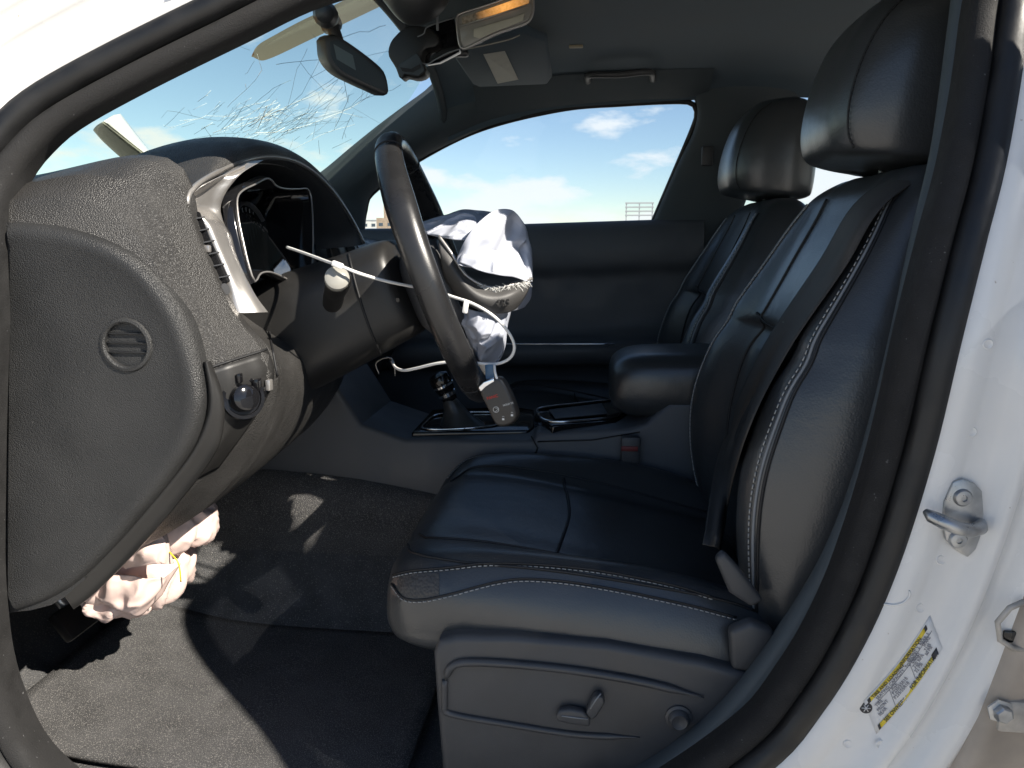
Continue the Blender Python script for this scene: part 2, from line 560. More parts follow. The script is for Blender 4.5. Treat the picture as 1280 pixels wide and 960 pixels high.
def sweep_part(name, prof, m, parent, smooth=50):
    S = frame_sweep(prof)
    return skin(name, S, m, parent, False, False, smooth)
jamb_prof = [(-0.012, -0.03), (-0.004, 0.0), (0.0, 0.006), (0.006, 0.011), (0.014, 0.013), (0.024, 0.0125), (0.030, 0.010), (0.034, 0.009), (0.050, 0.010),
             (0.060, 0.012), (0.066, 0.018), (0.071, 0.022), (0.077, 0.023), (0.082, 0.020), (0.086, 0.013), (0.092, 0.011), (0.098, 0.014), (0.103, 0.022), (0.110, 0.027), (0.122, 0.027), (0.130, 0.022), (0.134, 0.010), (0.136, -0.02), (0.130, -0.05), (0.06, -0.06), (0.0, -0.05)]
jamb = sweep_part('door_frame', jamb_prof, M['paint'], car)
tag(jamb, 'white painted doorway frame around the driver opening')
seal_prof = [(0.004, -0.004), (0.005, 0.005), (0.002, 0.009), (-0.004, 0.011), (-0.011, 0.0105), (-0.016, 0.008), (-0.019, 0.003), (-0.0205, -0.003), (-0.022, -0.010)]
seal = sweep_part('weatherstrip', seal_prof, M['rubber'], car)
flock_prof = [(-0.0205, -0.008), (-0.0225, -0.002), (-0.027, 0.0005), (-0.034, -0.001), (-0.039, -0.004), (-0.042, -0.008), (-0.0435, -0.014), (-0.043, -0.022), (-0.038, -0.05)]
flock = sweep_part('door_opening_trim', flock_prof, M['flock'], car)

# ---- B pillar: outer face with the rear door's hinge, striker, placard
JT = bvh(jamb)
bp_pts = [V(0.345, -0.775, 0.35), V(0.40, -0.785, 0.55), V(0.445, -0.79, 0.75), V(0.475, -0.78, 0.95), V(0.50, -0.70, 1.15), V(0.505, -0.65, 1.30)]
rows = []
for p in bp_pts:
    p = p+V(-0.012, 0, 0)
    rows.append([p+V(-0.012, 0.02, 0), p+V(0.004, 0.002, 0), p+V(0.03, 0.004, 0), p+V(0.07, 0.012, 0), p+V(0.10, 0.035, 0), p+V(0.12, 0.09, 0)])
bpil = patch('pillar_outer_panel', rows, M['paint_dirty'], car, 24, 30, 0.004)
tag(bpil, 'grimy outer face of the door pillar behind the striker')
hp = at(1256, 888, -0.775)
box('door_hinge', hp+V(0.02, -0.006, 0), (0.062, 0.012, 0.034), M['steel_dirty'], car, 0.004)
hinge = bpy.data.objects['door_hinge']
lathe('hinge_bolt', [(0.0, 0), (0.0125, 0), (0.0125, 0.002), (0.0085, 0.003), (0.0085, 0.009), (0.007, 0.0105), (0.0, 0.0105)], at(1250, 888, -0.787), (0, -1, 0), M['zinc'], hinge, 6)
hp2 = at(1262, 795, -0.775)
tube('check_strap_ring', [at(1280, 752, -0.784), at(1262, 760, -0.784), at(1247, 778, -0.784), at(1250, 800, -0.784), at(1266, 810, -0.784), at(1300, 814, -0.784)], 0.0028, M['steel_dirty'], car, 8)
box('check_strap_slot', at(1274, 796, -0.779), (0.030, 0.004, 0.012), M['gloss'], car, 0.003)

for path, r_ in (([(1100, 754), (1118, 756), (1130, 752), (1137, 744), (1136, 738)], 0.0012), ([(1186, 470), (1176, 520), (1166, 566), (1154, 610)], 0.0008)):
    tp = trace(JT, path, 0.0002, 30)
    if len(tp) > 3: tube('paint_bead', tp, r_, M['paint'], car, 6)
for px, py in ((1176, 700), (1150, 760), (1215, 540), (1235, 430), (1100, 930), (1060, 930)):
    q = drop(JT, px, py, -0.0004)
    if q is not None: lathe('spot_weld', [(0, 0.0006), (0.0032, 0.0006), (0.0042, 0.0011), (0.0050, 0.0004), (0.0050, 0)], q, (0.1, -1, 0.05), M['paint'], car, 18)
# striker: plate, loop, two screws
sp = drop(JT, 1192, 645, 0.0)
def sk(px, py, o=0.0):
    q = at(px, py, sp.y); return V(q.x, sp.y-0.002-o, q.z)
plate_o = [sk(*p) for p in [(1177, 625), (1188, 600), (1200, 596), (1215, 602), (1224, 612), (1226, 640), (1222, 668), (1216, 684), (1206, 694), (1190, 684), (1179, 672), (1175, 650)]]
strk = prism('striker', plate_o, (0, -0.0045, 0), M['zinc'], car, 0.0016, 2)
tag(strk, 'zinc door striker bolted on the white frame')
tube('striker_loop', [sk(1222, 652, 0.004), sk(1214, 651, 0.016), sk(1196, 650, 0.026), sk(1178, 645, 0.030), sk(1162, 639, 0.027), sk(1150, 634, 0.022), sk(1147, 631, 0.016)],
     [0.0055, 0.0065, 0.0065, 0.0065, 0.0068, 0.006, 0.003], M['zinc'], strk, 14)
for q in ((1199, 619), (1193, 671)):
    lathe('screw', [(0, 0), (0.0085, 0), (0.0085, 0.002), (0.007, 0.0042), (0.003, 0.0048), (0.0026, 0.003), (0, 0.003)], sk(*q, 0.004), (0, -1, 0), M['zinc'], strk, 20)

# tyre placard, following the bent paint
SA, SB = V(1085, 873, 0), V(1157, 781, 0)       # upper long edge, reading direction
SD = V(14, 36, 0)                               # towards the lower edge
def stk(u, v, off=0.0006):
    b = V(-3.5, -2.0, 0)*0 + V(3.0, 1.8, 0)*math.sin(PI*u)
    q = SA + (SB-SA)*u + SD*v + b
    return drop(JT, q.x, q.y, off)
def stick(name, u0, u1, v0, v1, m, parent, off, nu=14, nv=4):
    g = [[stk(u0+(u1-u0)*i/nu, v0+(v1-v0)*k/nv, off) for i in range(nu+1)] for k in range(nv+1)]
    return patch(name, g, m, parent, nu+1, nv+1, 0.0003)
plc = stick('tyre_placard', -0.06, 1.10, -0.06, 1.08, M['label'], car, 0.0006)
tag(plc, 'white and yellow tyre pressure sticker on the door frame')
stick('yellow_band', 0.0, 0.97, -0.02, 0.13, M['yellow'], plc, 0.0012)
stick('yellow_band', 0.02, 0.93, 0.90, 1.05, M['yellow'], plc, 0.0012)
stick('black_end', 0.96, 1.0, -0.02, 0.13, M['ink'], plc, 0.0013, 2)
stick('black_end', -0.02, 0.02, -0.02, 0.13, M['ink'], plc, 0.0014, 2)
stick('black_end', 0.93, 1.03, 0.86, 1.06, M['ink'], plc, 0.0013, 2)
stick('black_end', -0.01, 0.02, 0.90, 1.05, M['ink'], plc, 0.0014, 2)
def stext(body, u, v, size, m=M['ink']):
    a, b, c = stk(u, v, 0.0017), stk(u+0.1, v, 0.0017), stk(u, v-0.15, 0.0017)
    return text('printed_text', body, size, a, b-a, c-a, m, plc)
stext('TIRE AND LOADING', 0.06, 0.115, 0.0050); stext('INFORMATION', 0.52, 0.115, 0.0050)
stext('SEE OWNER\'S MANUAL', 0.10, 1.03, 0.0052); stext('FOR INFORMATION', 0.54, 1.03, 0.0052)
stext('SEATING CAPACITY  TOTAL 5', 0.10, 0.27, 0.0046, M['greyink']); stext('FRONT 2  REAR 3', 0.62, 0.27, 0.0046, M['greyink'])
for k, v in enumerate((0.42, 0.58, 0.74)):
    stext(('TIRE', 'FRONT', 'REAR')[k], 0.06, v, 0.0046, M['greyink'])
    stext(('SIZE', 'P235/55R18', 'P235/55R18')[k], 0.30, v, 0.0046, M['greyink'])
    stext(('COLD', '220 KPA', '32 PSI')[k], 0.66, v, 0.0046, M['greyink'])
    stext(('SPARE', 'T145', '60 PSI')[k], 0.88, v, 0.0042, M['greyink'])
for a, b in (((0.05, 0.32), (1.05, 0.32)), ((0.27, 0.32), (0.27, 0.86)), ((0.62, 0.32), (0.62, 0.86))):
    tubes('rule_line', [[stk(a[0]+(b[0]-a[0])*i/8, a[1]+(b[1]-a[1])*i/8, 0.0014) for i in range(9)]], 0.00025, M['greyink'], plc, 4)
e0 = drop(JT, 1082, 884, 0.001)
eh = JT.ray_cast(CAM, ray(1082, 884).normalized())[1]
if eh.dot(ray(1082, 884)) > 0: eh = -eh
emb = lathe('round_emblem', [(0, 0), (0.0062, 0), (0.006, 0.0006), (0, 0.0006)], e0, eh, M['ink'], plc, 20)
eu = eh.orthogonal().normalized(); ev = eh.cross(eu)
tubes('emblem_spokes', [[e0+eh*0.0009-(eu*math.cos(a)+ev*math.sin(a))*0.0042, e0+eh*0.0009+(eu*math.cos(a)+ev*math.sin(a))*0.0042] for a in (0.3, 0.3+PI/3, 0.3+2*PI/3)], 0.0005, M['label'], plc, 4)

# ---- roof lining and roof skin
def ez(x):
    T = [(-0.62, 1.15), (-0.5, 1.215), (-0.4, 1.265), (-0.3, 1.302), (-0.1, 1.342), (0.25, 1.36), (0.6, 1.355), (1.0, 1.31), (1.4, 1.20), (1.7, 1.08)]
    for (a, b), (c, d) in zip(T, T[1:]):
        if x <= c: return b+(d-b)*(x-a)/(c-a)
    return T[-1][1]
def czr(x):
    T = [(-0.5, 1.44), (-0.3, 1.445), (0.2, 1.45), (0.8, 1.42), (1.2, 1.37), (1.7, 1.20)]
    for (a, b), (c, d) in zip(T, T[1:]):
        if x <= c: return b+(d-b)*(x-a)/(c-a)
    return T[-1][1]
def rsec(x, lift=0.0, wy=0.0):
    e, c = ez(x)+lift, czr(x)+lift
    yw = 0.63+0.18*(1.36-ez(x))+wy
    xo = lambda q: x
    q = [-1, -0.95, -0.85, -0.65, -0.3, 0, 0.3, 0.65, 0.85, 0.95, 1]
    h = [0, 0.28, 0.60, 0.86, 0.97, 1, 0.97, 0.86, 0.60, 0.28, 0]
    return [V(xo(a), a*yw, e+(c-e)*b) for a, b in zip(q, h)]
xs = [-0.40, -0.34, -0.25, -0.1, 0.1, 0.3, 0.6, 0.9, 1.2]
hl = loft('headliner', [rsec(x) for x in xs], M['headliner'], car, False, False, 60, 40, 180)
tag(hl, 'dark grey cloth roof lining')
loft('roof_panel', [rsec(x, 0.035, 0.035) for x in [-0.42]+xs[1:]+[1.45, 1.7]], M['paint'], car, False, False, 60, 44, 180)
tube('header_edge', [p+V(-0.004, 0, 0.0) for p in cr(rsec(-0.40)[1:-1], 40)], 0.012, M['trim'], car, 8)

# ---- windscreen
def gx(y, z):
    return -0.415-(1.43-z)/0.72-0.10*(1-(y/0.62)**2)*min(1, max(0, (1.43-z)/0.25))
def gpt(y, z): return V(gx(y, z), y, z)
def ztop(y): return 1.445-0.04*(y/0.62)**2-0.05*max(0, abs(y)/0.62-0.85)/0.15
ws = []
for k in range(9):
    t = k/8
    ws.append([gpt(-0.68+1.36*i/10, 0.99+(ztop(-0.68+1.36*i/10)+0.004-0.99)*t) for i in range(11)])
glass = patch('windscreen', ws, M['wglass'], car, 40, 30, 0.0)
tag(glass, 'cracked windscreen glass')
GT = bvh(glass)
def gl(px, py, off=0.001):
    return drop(GT, px, py, off)
rnd = random.Random(3)
dk, lt, dr, lr = [], [], [], []
def crack(x, y, ang, ln, light, r, depth=0):
    pts = []
    a = ang
    k = max(int(ln/11), 2)
    for i in range(k+1):
        p = gl(x, y)
        if p is not None: pts.append(p)
        a += rnd.uniform(-0.14, 0.14)
        if rnd.random() < 0.18: a = ang+rnd.uniform(-0.35, 0.35)
        if depth < 1 and rnd.random() < 0.16:
            crack(x, y, a+rnd.choice([-1, 1])*rnd.uniform(0.5, 1.0), ln*rnd.uniform(0.12, 0.3), light, r*0.8, depth+1)
        st_ = ln/k*rnd.uniform(0.6, 1.4)
        x += math.cos(a)*st_; y -= math.sin(a)*st_
    if len(pts) > 1:
        (lt if light else dk).append(pts); (lr if light else dr).append(r)
for i in range(150):                            # fan of cracks from the blow
    x0, y0 = 326+rnd.gauss(0, 36), 154+rnd.gauss(0, 15)
    crack(x0, y0, R(rnd.choice([35, 30, 40, 28, 205, 20, 45, 215])+rnd.uniform(-12, 12)), rnd.uniform(5, 24) if i % 5 else rnd.uniform(30, 90), rnd.random() < 0.5, rnd.uniform(0.00018, 0.00042))
for x, y, a, l, r in [(330, 155, 46, 135, .0004), (345, 150, 33, 115, .0004), (335, 165, 29, 165, .0004), (335, 175, 25, 120, .0003), (405, 112, 150, 40, .0004), (430, 100, -70, 25, .0005), (436, 118, -100, 45, .0005), (442, 140, -130, 45, .0005), (428, 108, 230, 30, .0004),
                      (205, 158, 42, 40, .0003), (255, 158, -60, 18, .0004), (250, 178, 30, 16, .0004), (300, 128, -20, 26, .0003), (345, 80, 8, 80, .0004), (420, 50, 18, 70, .0004), (440, 75, 10, 60, .0003), (400, 60, -20, 40, .0003), (415, 185, 25, 30, .0004), (398, 175, -70, 22, .0004), (312, 62, 160, 16, .0003), (318, 75, 240, 20, .0003), (270, 150, 170, 60, .0003), (360, 130, 65, 60, .0003), (380, 150, 55, 70, .0003), (300, 165, 195, 70, .0003)]:
    crack(x, y, R(a), l, False, r)
for x, y, a, l, r in [(330, 150, 33, 130, .0005), (350, 165, 24, 110, .0005), (290, 150, 8, 60, .0004), (440, 130, 40, 40, .0004), (230, 150, 10, 70, .0003), (360, 190, 30, 90, .0004), (310, 158, 38, 60, .0007), (315, 152, 20, 50, .0007), (322, 160, 60, 30, .0008), (318, 166, 10, 36, .0007)]:
    crack(x, y, R(a), l, True, r)
tubes('crack_lines', dk, dr, M['crack_d'], glass, 4, 'stuff')
tubes('glass_splinters', lt, lr, M['crack_w'], glass, 4, 'stuff')
# pale band with a rounded end behind the mirror, outside the glass
bd = []
for px, py, h in [(323, 78, 2), (325, 77, 7), (329, 75, 10), (336, 71, 12), (350, 64, 13), (385, 46, 14), (425, 27, 14), (475, 2, 15), (525, -24, 15)]:
    a, b = gl(px+h*0.45, py+h*0.8, -0.012), gl(px-h*0.45, py-h*0.8, -0.012)
    if a is None or b is None: continue
    bd.append([a, a.lerp(b, 0.33)-V(0.006, 0, 0), a.lerp(b, 0.66)-V(0.006, 0, 0), b])
if len(bd) > 2:
    tag(patch('visor_band', bd, M['film'], glass, 10, 30, 0.0), 'beige band with a rounded end across the top of the windscreen')

# ---- far side: pillars, doors, windows
def yfar(z):
    return 0.74-(0.33*(z-1.03) if z > 1.03 else 0)
def at_far(px, py, o=0.0):
    y = 0.74
    for _ in range(12):
        p = at(px, py, y); y = yfar(p.z)+o
    return at(px, py, y)
Dp = [(452, 292), (456, 262), (466, 240), (520, 201), (600, 161), (650, 146), (700, 136), (780, 129), (845, 126)]
Wp = [(330, 270), (360, 244), (405, 213), (440, 184), (475, 156), (510, 130), (535, 112), (548, 98), (552, 85)]
Dw = cr([at_far(*p) for p in Dp[:6]], 24)
Ww = cr([at_far(*p, o=-0.02) for p in Wp], 24)
rows = []
for a, b in zip(Dw, Ww):
    c = a.lerp(b, 0.5)+V(0.01, -0.035, 0.0)
    rows.append([a+V(0, 0.03, 0), a, a.lerp(c, 0.5)+V(0, -0.012, 0), c, c.lerp(b, 0.5)+V(0, -0.008, 0), b, b+V(-0.02, 0.04, 0)])
apt = patch('pillar_trim', rows, M['trim'], car, 20, 30, 0.0)
tag(apt, 'dark trim of the front pillar beside the passenger window')
# cap between pillar trim and lining
up = [at_far(*p) for p in Dp[4:]+[(862, 124), (884, 122)]]
up = cr(up, 20)
rows = []
for a in up:
    c = V(a.x, 0, 0)
    x = a.x
    hi = [p for p in rsec(max(x, -0.40))[-3:]]
    t0 = hi[0]
    rows.append([a+V(0, 0.02, 0), a+V(0, -0.006, 0.004), a.lerp(V(x, t0.y, t0.z), 0.45)+V(0, -0.005, 0), V(x, t0.y, t0.z)+V(0, -0.01, 0.0)])
patch('roof_rail_trim', rows, M['trim'], car, 12, 24, 0.0)
# rubber line round the window
wl_pts = [at_far(*p, o=0.012) for p in [(452, 290), (457, 262), (466, 241), (520, 202), (600, 162), (700, 137), (780, 130), (846, 127), (866, 130), (871, 142), (866, 160), (845, 210), (815, 280)]]
tube('window_seal', cr(wl_pts, 80), 0.007, M['rubber'], car, 8)

def door_panel(name, x0, x1, label):
    prof = [(0.765, 1.035), (0.735, 1.046), (0.705, 1.040), (0.690, 1.01), (0.684, 0.96), (0.690, 0.915), (0.702, 0.905), (0.704, 0.86), (0.700, 0.78), (0.690, 0.735), (0.640, 0.722), (0.600, 0.712), (0.595, 0.68), (0.615, 0.655), (0.665, 0.64), (0.680, 0.60), (0.655, 0.50), (0.650, 0.42), (0.665, 0.33), (0.72, 0.30)]
    S = []
    for k in range(9):
        x = x0+(x1-x0)*k/8
        rise = 0.030*(x+0.2)
        fade = 1-abs(2*k/8-1)**4
        S.append([V(x, 0.70+(y-0.70)*(fade if (y < 0.66 and z > 0.6) else 1.0), z+(rise if z > 0.6 else 0)) for y, z in prof])
    d = skin(name, [cr(s, 60) for s in S], M['panel'], car, False, False, 60)
    tag(d, label)
    return d
pd = door_panel('passenger_door', -0.86, 0.30, 'dark inner panel of the passenger door under the side window')
strip = cr([at(612, 430, 0.592), at(700, 430, 0.590), at(768, 430, 0.592)], 12)
tube('bright_strip', strip, 0.0022, M['chrome'], pd, 6)
pane = [at_far(*p, o=0.02) for p in [(448, 300), (452, 262), (466, 240), (520, 200), (600, 160), (700, 135), (780, 128), (846, 125), (870, 127), (872, 142), (866, 160), (845, 210), (812, 290)]]
wn1 = mesh_obj('window_pane', pane, [tuple(range(len(pane)))], M['glass'], pd, 0)
rd = door_panel('rear_door_panel', 0.36, 1.25, 'dark inner panel of the far rear door')
# centre pillar on the far side
cen = []
for (ax, ay), w in (((850, 100), 0.30), ((871, 126), 0.25), ((869, 160), 0.225), ((846, 210), 0.215), ((815, 282), 0.23), ((800, 330), 0.23), ((780, 420), 0.20), ((760, 560), 0.22)):
    a = at_far(ax, ay)
    cen.append([a+V(0, 0.03, 0), a+V(0.004, -0.008, 0), a+V(w*0.3, -0.024, 0), a+V(w*0.7, -0.024, 0), a+V(w, -0.006, 0), a+V(w, 0.03, 0)])
cp = patch('centre_pillar_trim', cen, M['trim'], car, 18, 40, 0.0)
box('belt_guide', at_far(884, 195, -0.045), (0.03, 0.012, 0.05), M['plastic'], cp, 0.005)
pane2 = [V(0.36, yfar(1.06)+0.02, 1.06), V(0.42, yfar(1.34)+0.02, 1.35), V(0.9, yfar(1.34)+0.02, 1.34), V(1.25, yfar(1.2)+0.02, 1.23), V(1.3, yfar(1.06)+0.02, 1.07)]
mesh_obj('window_pane', pane2, [tuple(range(5))], M['glass'], rd, 0)

# rear of the cabin (seen in slivers, and what keeps light out)
for s, nm in ((1, 'rear_pillar'), (-1, 'rear_pillar')):
    patch(nm, [[V(1.18, s*0.72, 1.05), V(1.3, s*0.70, 1.10), V(1.75, s*0.66, 1.02)], [V(1.15, s*0.66, 1.25), V(1.3, s*0.64, 1.22), V(1.62, s*0.60, 1.12)], [V(1.0, s*0.62, 1.37), V(1.2, s*0.56, 1.35), V(1.45, s*0.5, 1.27)]], M['trim'], car, 10, 10, 0.03)
loft('rear_bench', [[V(1.0, y, 0.3), V(0.98, y, 0.5), V(1.15, y, 0.52), V(1.3, y, 0.95), V(1.42, y, 0.98), V(1.5, y, 0.6), V(1.45, y, 0.3)] for y in (-0.66, -0.5, 0, 0.5, 0.66)], M['leather'], car, True, True, 40, 16, 60)
box('parcel_shelf', (1.6, 0, 0.94), (0.5, 1.36, 0.03), M['trim'], car, 0.01)
mesh_obj('rear_window', [V(1.40, -0.52, 1.27), V(1.40, 0.52, 1.27), V(1.85, 0.62, 0.97), V(1.85, -0.62, 0.97)], [(0, 1, 2, 3)], M['glass'], car, 0)
box('boot_panel', (1.84, 0, 0.62), (0.04, 1.5, 0.75), M['paint'], car, 0.01)
for s in (1, -1):
    box('quarter_panel', (1.58, s*0.76, 0.66), (0.58, 0.04, 0.80), M['paint'], car, 0.015)
box('door_skin', (-0.28, 0.80, 0.66), (1.22, 0.04, 0.75), M['paint'], car, 0.015)
box('door_skin', (0.82, 0.80, 0.66), (0.92, 0.04, 0.75), M['paint'], car, 0.015)

# ---- floor, tunnel, firewall
fl = []
for i in range(13):
    y = -0.73+1.46*i/12
    hump = 0.22*max(0, 1-(y/0.17)**4) if abs(y) < 0.17 else 0
    row = []
    for x, z in ((-1.15, 0.74), (-1.05, 0.58), (-0.98, 0.42), (-0.88, 0.325), (-0.72, 0.285), (-0.4, 0.27), (0.0, 0.27), (0.5, 0.28), (1.0, 0.32), (1.5, 0.36)):
        row.append(V(x, y, max(z, 0.27+hump) if x > -0.9 else z))
    fl.append(row)
floor = patch('floor_carpet', fl, M['carpet'], car, 60, 60, 0.0, 60)
tag(floor, 'dark speckled carpet in the footwell')
box('underbody', (0.3, 0, 0.21), (3.1, 1.5, 0.05), M['rubber'], car, 0.01)
box('bulkhead', (-1.17, 0, 0.75), (0.03, 1.5, 0.62), M['rubber'], car, 0.005)
tun = loft('tunnel_carpet', [[V(x, -0.155, 0.26), V(x, -0.145, 0.40), V(x, -0.135, z), V(x, 0, z+0.005), V(x, 0.135, z), V(x, 0.145, 0.40), V(x, 0.155, 0.26)] for x, z in ((-1.12, 0.57), (-0.9, 0.56), (-0.5, 0.545), (-0.2, 0.50), (0.2, 0.45), (0.6, 0.42))], M['matcarpet'], car, False, False, 30, 24, 60)
fm = []
for i in range(7):
    y = -0.62+0.40*i/6
    fm.append([V(x, y, z+0.012) for x, z in ((-0.84, 0.312), (-0.72, 0.286), (-0.6, 0.274), (-0.4, 0.270), (-0.24, 0.271))])
patch('floor_mat', fm, M['matcarpet'], car, 30, 20, 0.008, 60, side=-1)
patch('kick_panel', [[V(-1.1, -0.715, 0.28), V(-0.9, -0.72, 0.28), V(-0.715, -0.735, 0.28)], [V(-1.1, -0.70, 0.6), V(-0.9, -0.705, 0.6), V(-0.70, -0.73, 0.6)], [V(-1.1, -0.69, 0.98), V(-0.9, -0.69, 1.0), V(-0.66, -0.71, 1.0)]], M['plastic'], car, 10, 10, 0.004)
patch('sill_trim', [[V(-0.72, -0.73, 0.36), V(-0.5, -0.735, 0.30), V(0.0, -0.735, 0.295), V(0.4, -0.735, 0.30)], [V(-0.73, -0.69, 0.33), V(-0.5, -0.70, 0.30), V(0.0, -0.70, 0.295), V(0.4, -0.70, 0.30)], [V(-0.73, -0.675, 0.27), V(-0.5, -0.68, 0.262), V(0.0, -0.68, 0.262), V(0.4, -0.68, 0.27)]], M['plastic'], car, 24, 10, 0.003)
# closing panels in front of the doorway (wing) and behind it
box('wing_panel', (-1.05, -0.79, 0.62), (0.66, 0.05, 0.80), M['paint'], car, 0.02)
box('wing_panel', (-1.05, 0.79, 0.62), (0.66, 0.05, 0.80), M['paint'], car, 0.02)
# pedals
for nm, px, py, y, w, h in (('brake_pedal', 95, 772, -0.47, 0.075, 0.05), ('accelerator_pedal', 150, 788, -0.30, 0.045, 0.10)):
    c = at(px, py, y)
    pp = box(nm, c, (0.016, w, h), M['rubber'], car, 0.005, Matrix.Rotation(R(-35), 3, 'Y'))
    tube('pedal_arm', cr([c+V(-0.01, 0, 0.01), c+V(-0.07, 0, 0.10), c+V(-0.09, 0, 0.26)], 10), 0.008, M['zinc'], pp, 8)

# ---- bonnet, buckled up behind the glass
hc = []
for y, rz in ((-0.72, 0.0), (-0.4, 0.02), (-0.1, 0.05), (0.12, 0.10), (0.3, 0.12), (0.45, 0.06), (0.6, 0.02), (0.74, 0.0)):
    hc.append([V(-1.22+0.1*(y/0.7)**2, y, 0.95+rz*0.6), V(-1.35, y, 0.955+rz*1.1), V(-1.6, y, 0.93+rz*1.4), V(-1.9, y, 0.86+rz*0.5), V(-2.2, y, 0.74)])
bonnet = patch('bonnet', hc, M['paint'], car, 24, 34, 0.012)
tag(bonnet, 'white bonnet buckled by the crash')
r0, r1 = [at(*p) for p in ((129, 152, 0.18), (144, 164, 0.24), (164, 180, 0.31), (186, 197, 0.37), (205, 215, 0.40))], None
w0 = [at(*p) for p in ((149, 143, 0.40), (160, 157, 0.43), (175, 176, 0.45), (190, 194, 0.46), (208, 214, 0.46))]
g0_ = [at(*p) for p in ((117, 161, 0.22), (128, 174, 0.27), (144, 189, 0.33), (161, 204, 0.38), (176, 222, 0.40))]
tag(patch('bonnet_fold', [w0, [a.lerp(b_, 0.5)+V(0, 0, 0.004) for a, b_ in zip(w0, r0)], r0], M['paint'], bonnet, 16, 8, 0.004), 'bent up white corner of the bonnet beyond the windscreen')
patch('bonnet_fold', [r0, [a.lerp(b_, 0.5)+V(0, -0.004, 0) for a, b_ in zip(r0, g0_)], g0_], mat('bonnet_underside', (0.20, 0.20, 0.17), 0.6), bonnet, 16, 8, 0.004)

# ---- dashboard
dsec = {
    -0.690: [(-1.0, 0.96), (-0.80, 1.025), (-0.66, 1.040), (-0.575, 1.045), (-0.515, 1.02), (-0.475, 0.96), (-0.455, 0.90), (-0.452, 0.83), (-0.475, 0.755), (-0.56, 0.655), (-0.70, 0.58), (-1.0, 0.58), (-1.05, 0.8)],
    -0.665: [(-1.0, 0.98), (-0.80, 1.04), (-0.66, 1.060), (-0.565, 1.072), (-0.500, 1.048), (-0.466, 0.980), (-0.438, 0.910), (-0.412, 0.840), (-0.445, 0.745), (-0.54, 0.650), (-0.70, 0.575), (-1.0, 0.575), (-1.05, 0.8)],
    -0.625: [(-1.0, 0.99), (-0.80, 1.05), (-0.66, 1.073), (-0.545, 1.094), (-0.486, 1.074), (-0.461, 1.000), (-0.428, 0.920), (-0.386, 0.845), (-0.430, 0.740), (-0.53, 0.645), (-0.70, 0.57), (-1.0, 0.57), (-1.05, 0.8)],
    -0.604: [(-1.0, 0.99), (-0.80, 1.055), (-0.66, 1.08), (-0.540, 1.100), (-0.483, 1.080), (-0.466, 1.000), (-0.430, 0.915), (-0.382, 0.845), (-0.425, 0.735), (-0.52, 0.640), (-0.70, 0.565), (-1.0, 0.565), (-1.05, 0.8)],
    -0.585: [(-1.0, 0.99), (-0.80, 1.055), (-0.68, 1.07), (-0.60, 1.065), (-0.57, 1.02), (-0.54, 0.96), (-0.46, 0.895), (-0.388, 0.845), (-0.42, 0.735), (-0.52, 0.640), (-0.70, 0.565), (-1.0, 0.565), (-1.05, 0.8)],
    -0.500: [(-1.0, 0.99), (-0.82, 1.04), (-0.72, 1.05), (-0.64, 1.04), (-0.60, 1.00), (-0.57, 0.96), (-0.47, 0.890), (-0.40, 0.835), (-0.42, 0.735), (-0.52, 0.640), (-0.70, 0.565), (-1.0, 0.565), (-1.05, 0.8)],
    -0.200: [(-1.0, 0.99), (-0.82, 1.03), (-0.72, 1.03), (-0.64, 1.02), (-0.60, 0.98), (-0.57, 0.94), (-0.49, 0.875), (-0.43, 0.815), (-0.45, 0.735), (-0.54, 0.640), (-0.70, 0.565), (-1.0, 0.565), (-1.05, 0.8)],
    -0.120: [(-1.0, 0.99), (-0.82, 1.02), (-0.70, 1.02), (-0.58, 1.005), (-0.535, 0.98), (-0.52, 0.94), (-0.51, 0.875), (-0.50, 0.815), (-0.51, 0.735), (-0.56, 0.640), (-0.70, 0.565), (-1.0, 0.565), (-1.05, 0.8)],
    0.200: [(-1.0, 0.99), (-0.82, 1.02), (-0.70, 1.02), (-0.58, 1.005), (-0.535, 0.98), (-0.52, 0.94), (-0.51, 0.875), (-0.50, 0.815), (-0.51, 0.735), (-0.56, 0.640), (-0.70, 0.565), (-1.0, 0.565), (-1.05, 0.8)],
    0.680: [(-1.0, 0.98), (-0.82, 1.01), (-0.70, 1.01), (-0.60, 0.995), (-0.555, 0.97), (-0.54, 0.93), (-0.53, 0.875), (-0.53, 0.815), (-0.54, 0.735), (-0.60, 0.640), (-0.70, 0.565), (-1.0, 0.565), (-1.05, 0.8)],
}
ys = sorted(dsec)
ST = []
for i, y in enumerate(ys):
    ST.append(cr([V(a, y, b) for a, b in dsec[y]], 90, True))
SS = []
for i in range(len(ST)-1):
    kk = 8 if i < 5 else 5
    for k in range(kk):
        SS.append([a.lerp(b, k/kk) for a, b in zip(ST[i], ST[i+1])])
SS.append(ST[-1])
# ease the near corner round
dash = skin('dashboard', SS, M['grain'], car, True, True, 80)
tag(dash, 'black grained dashboard with silver framed instrument hood')
DT = bvh(dash)

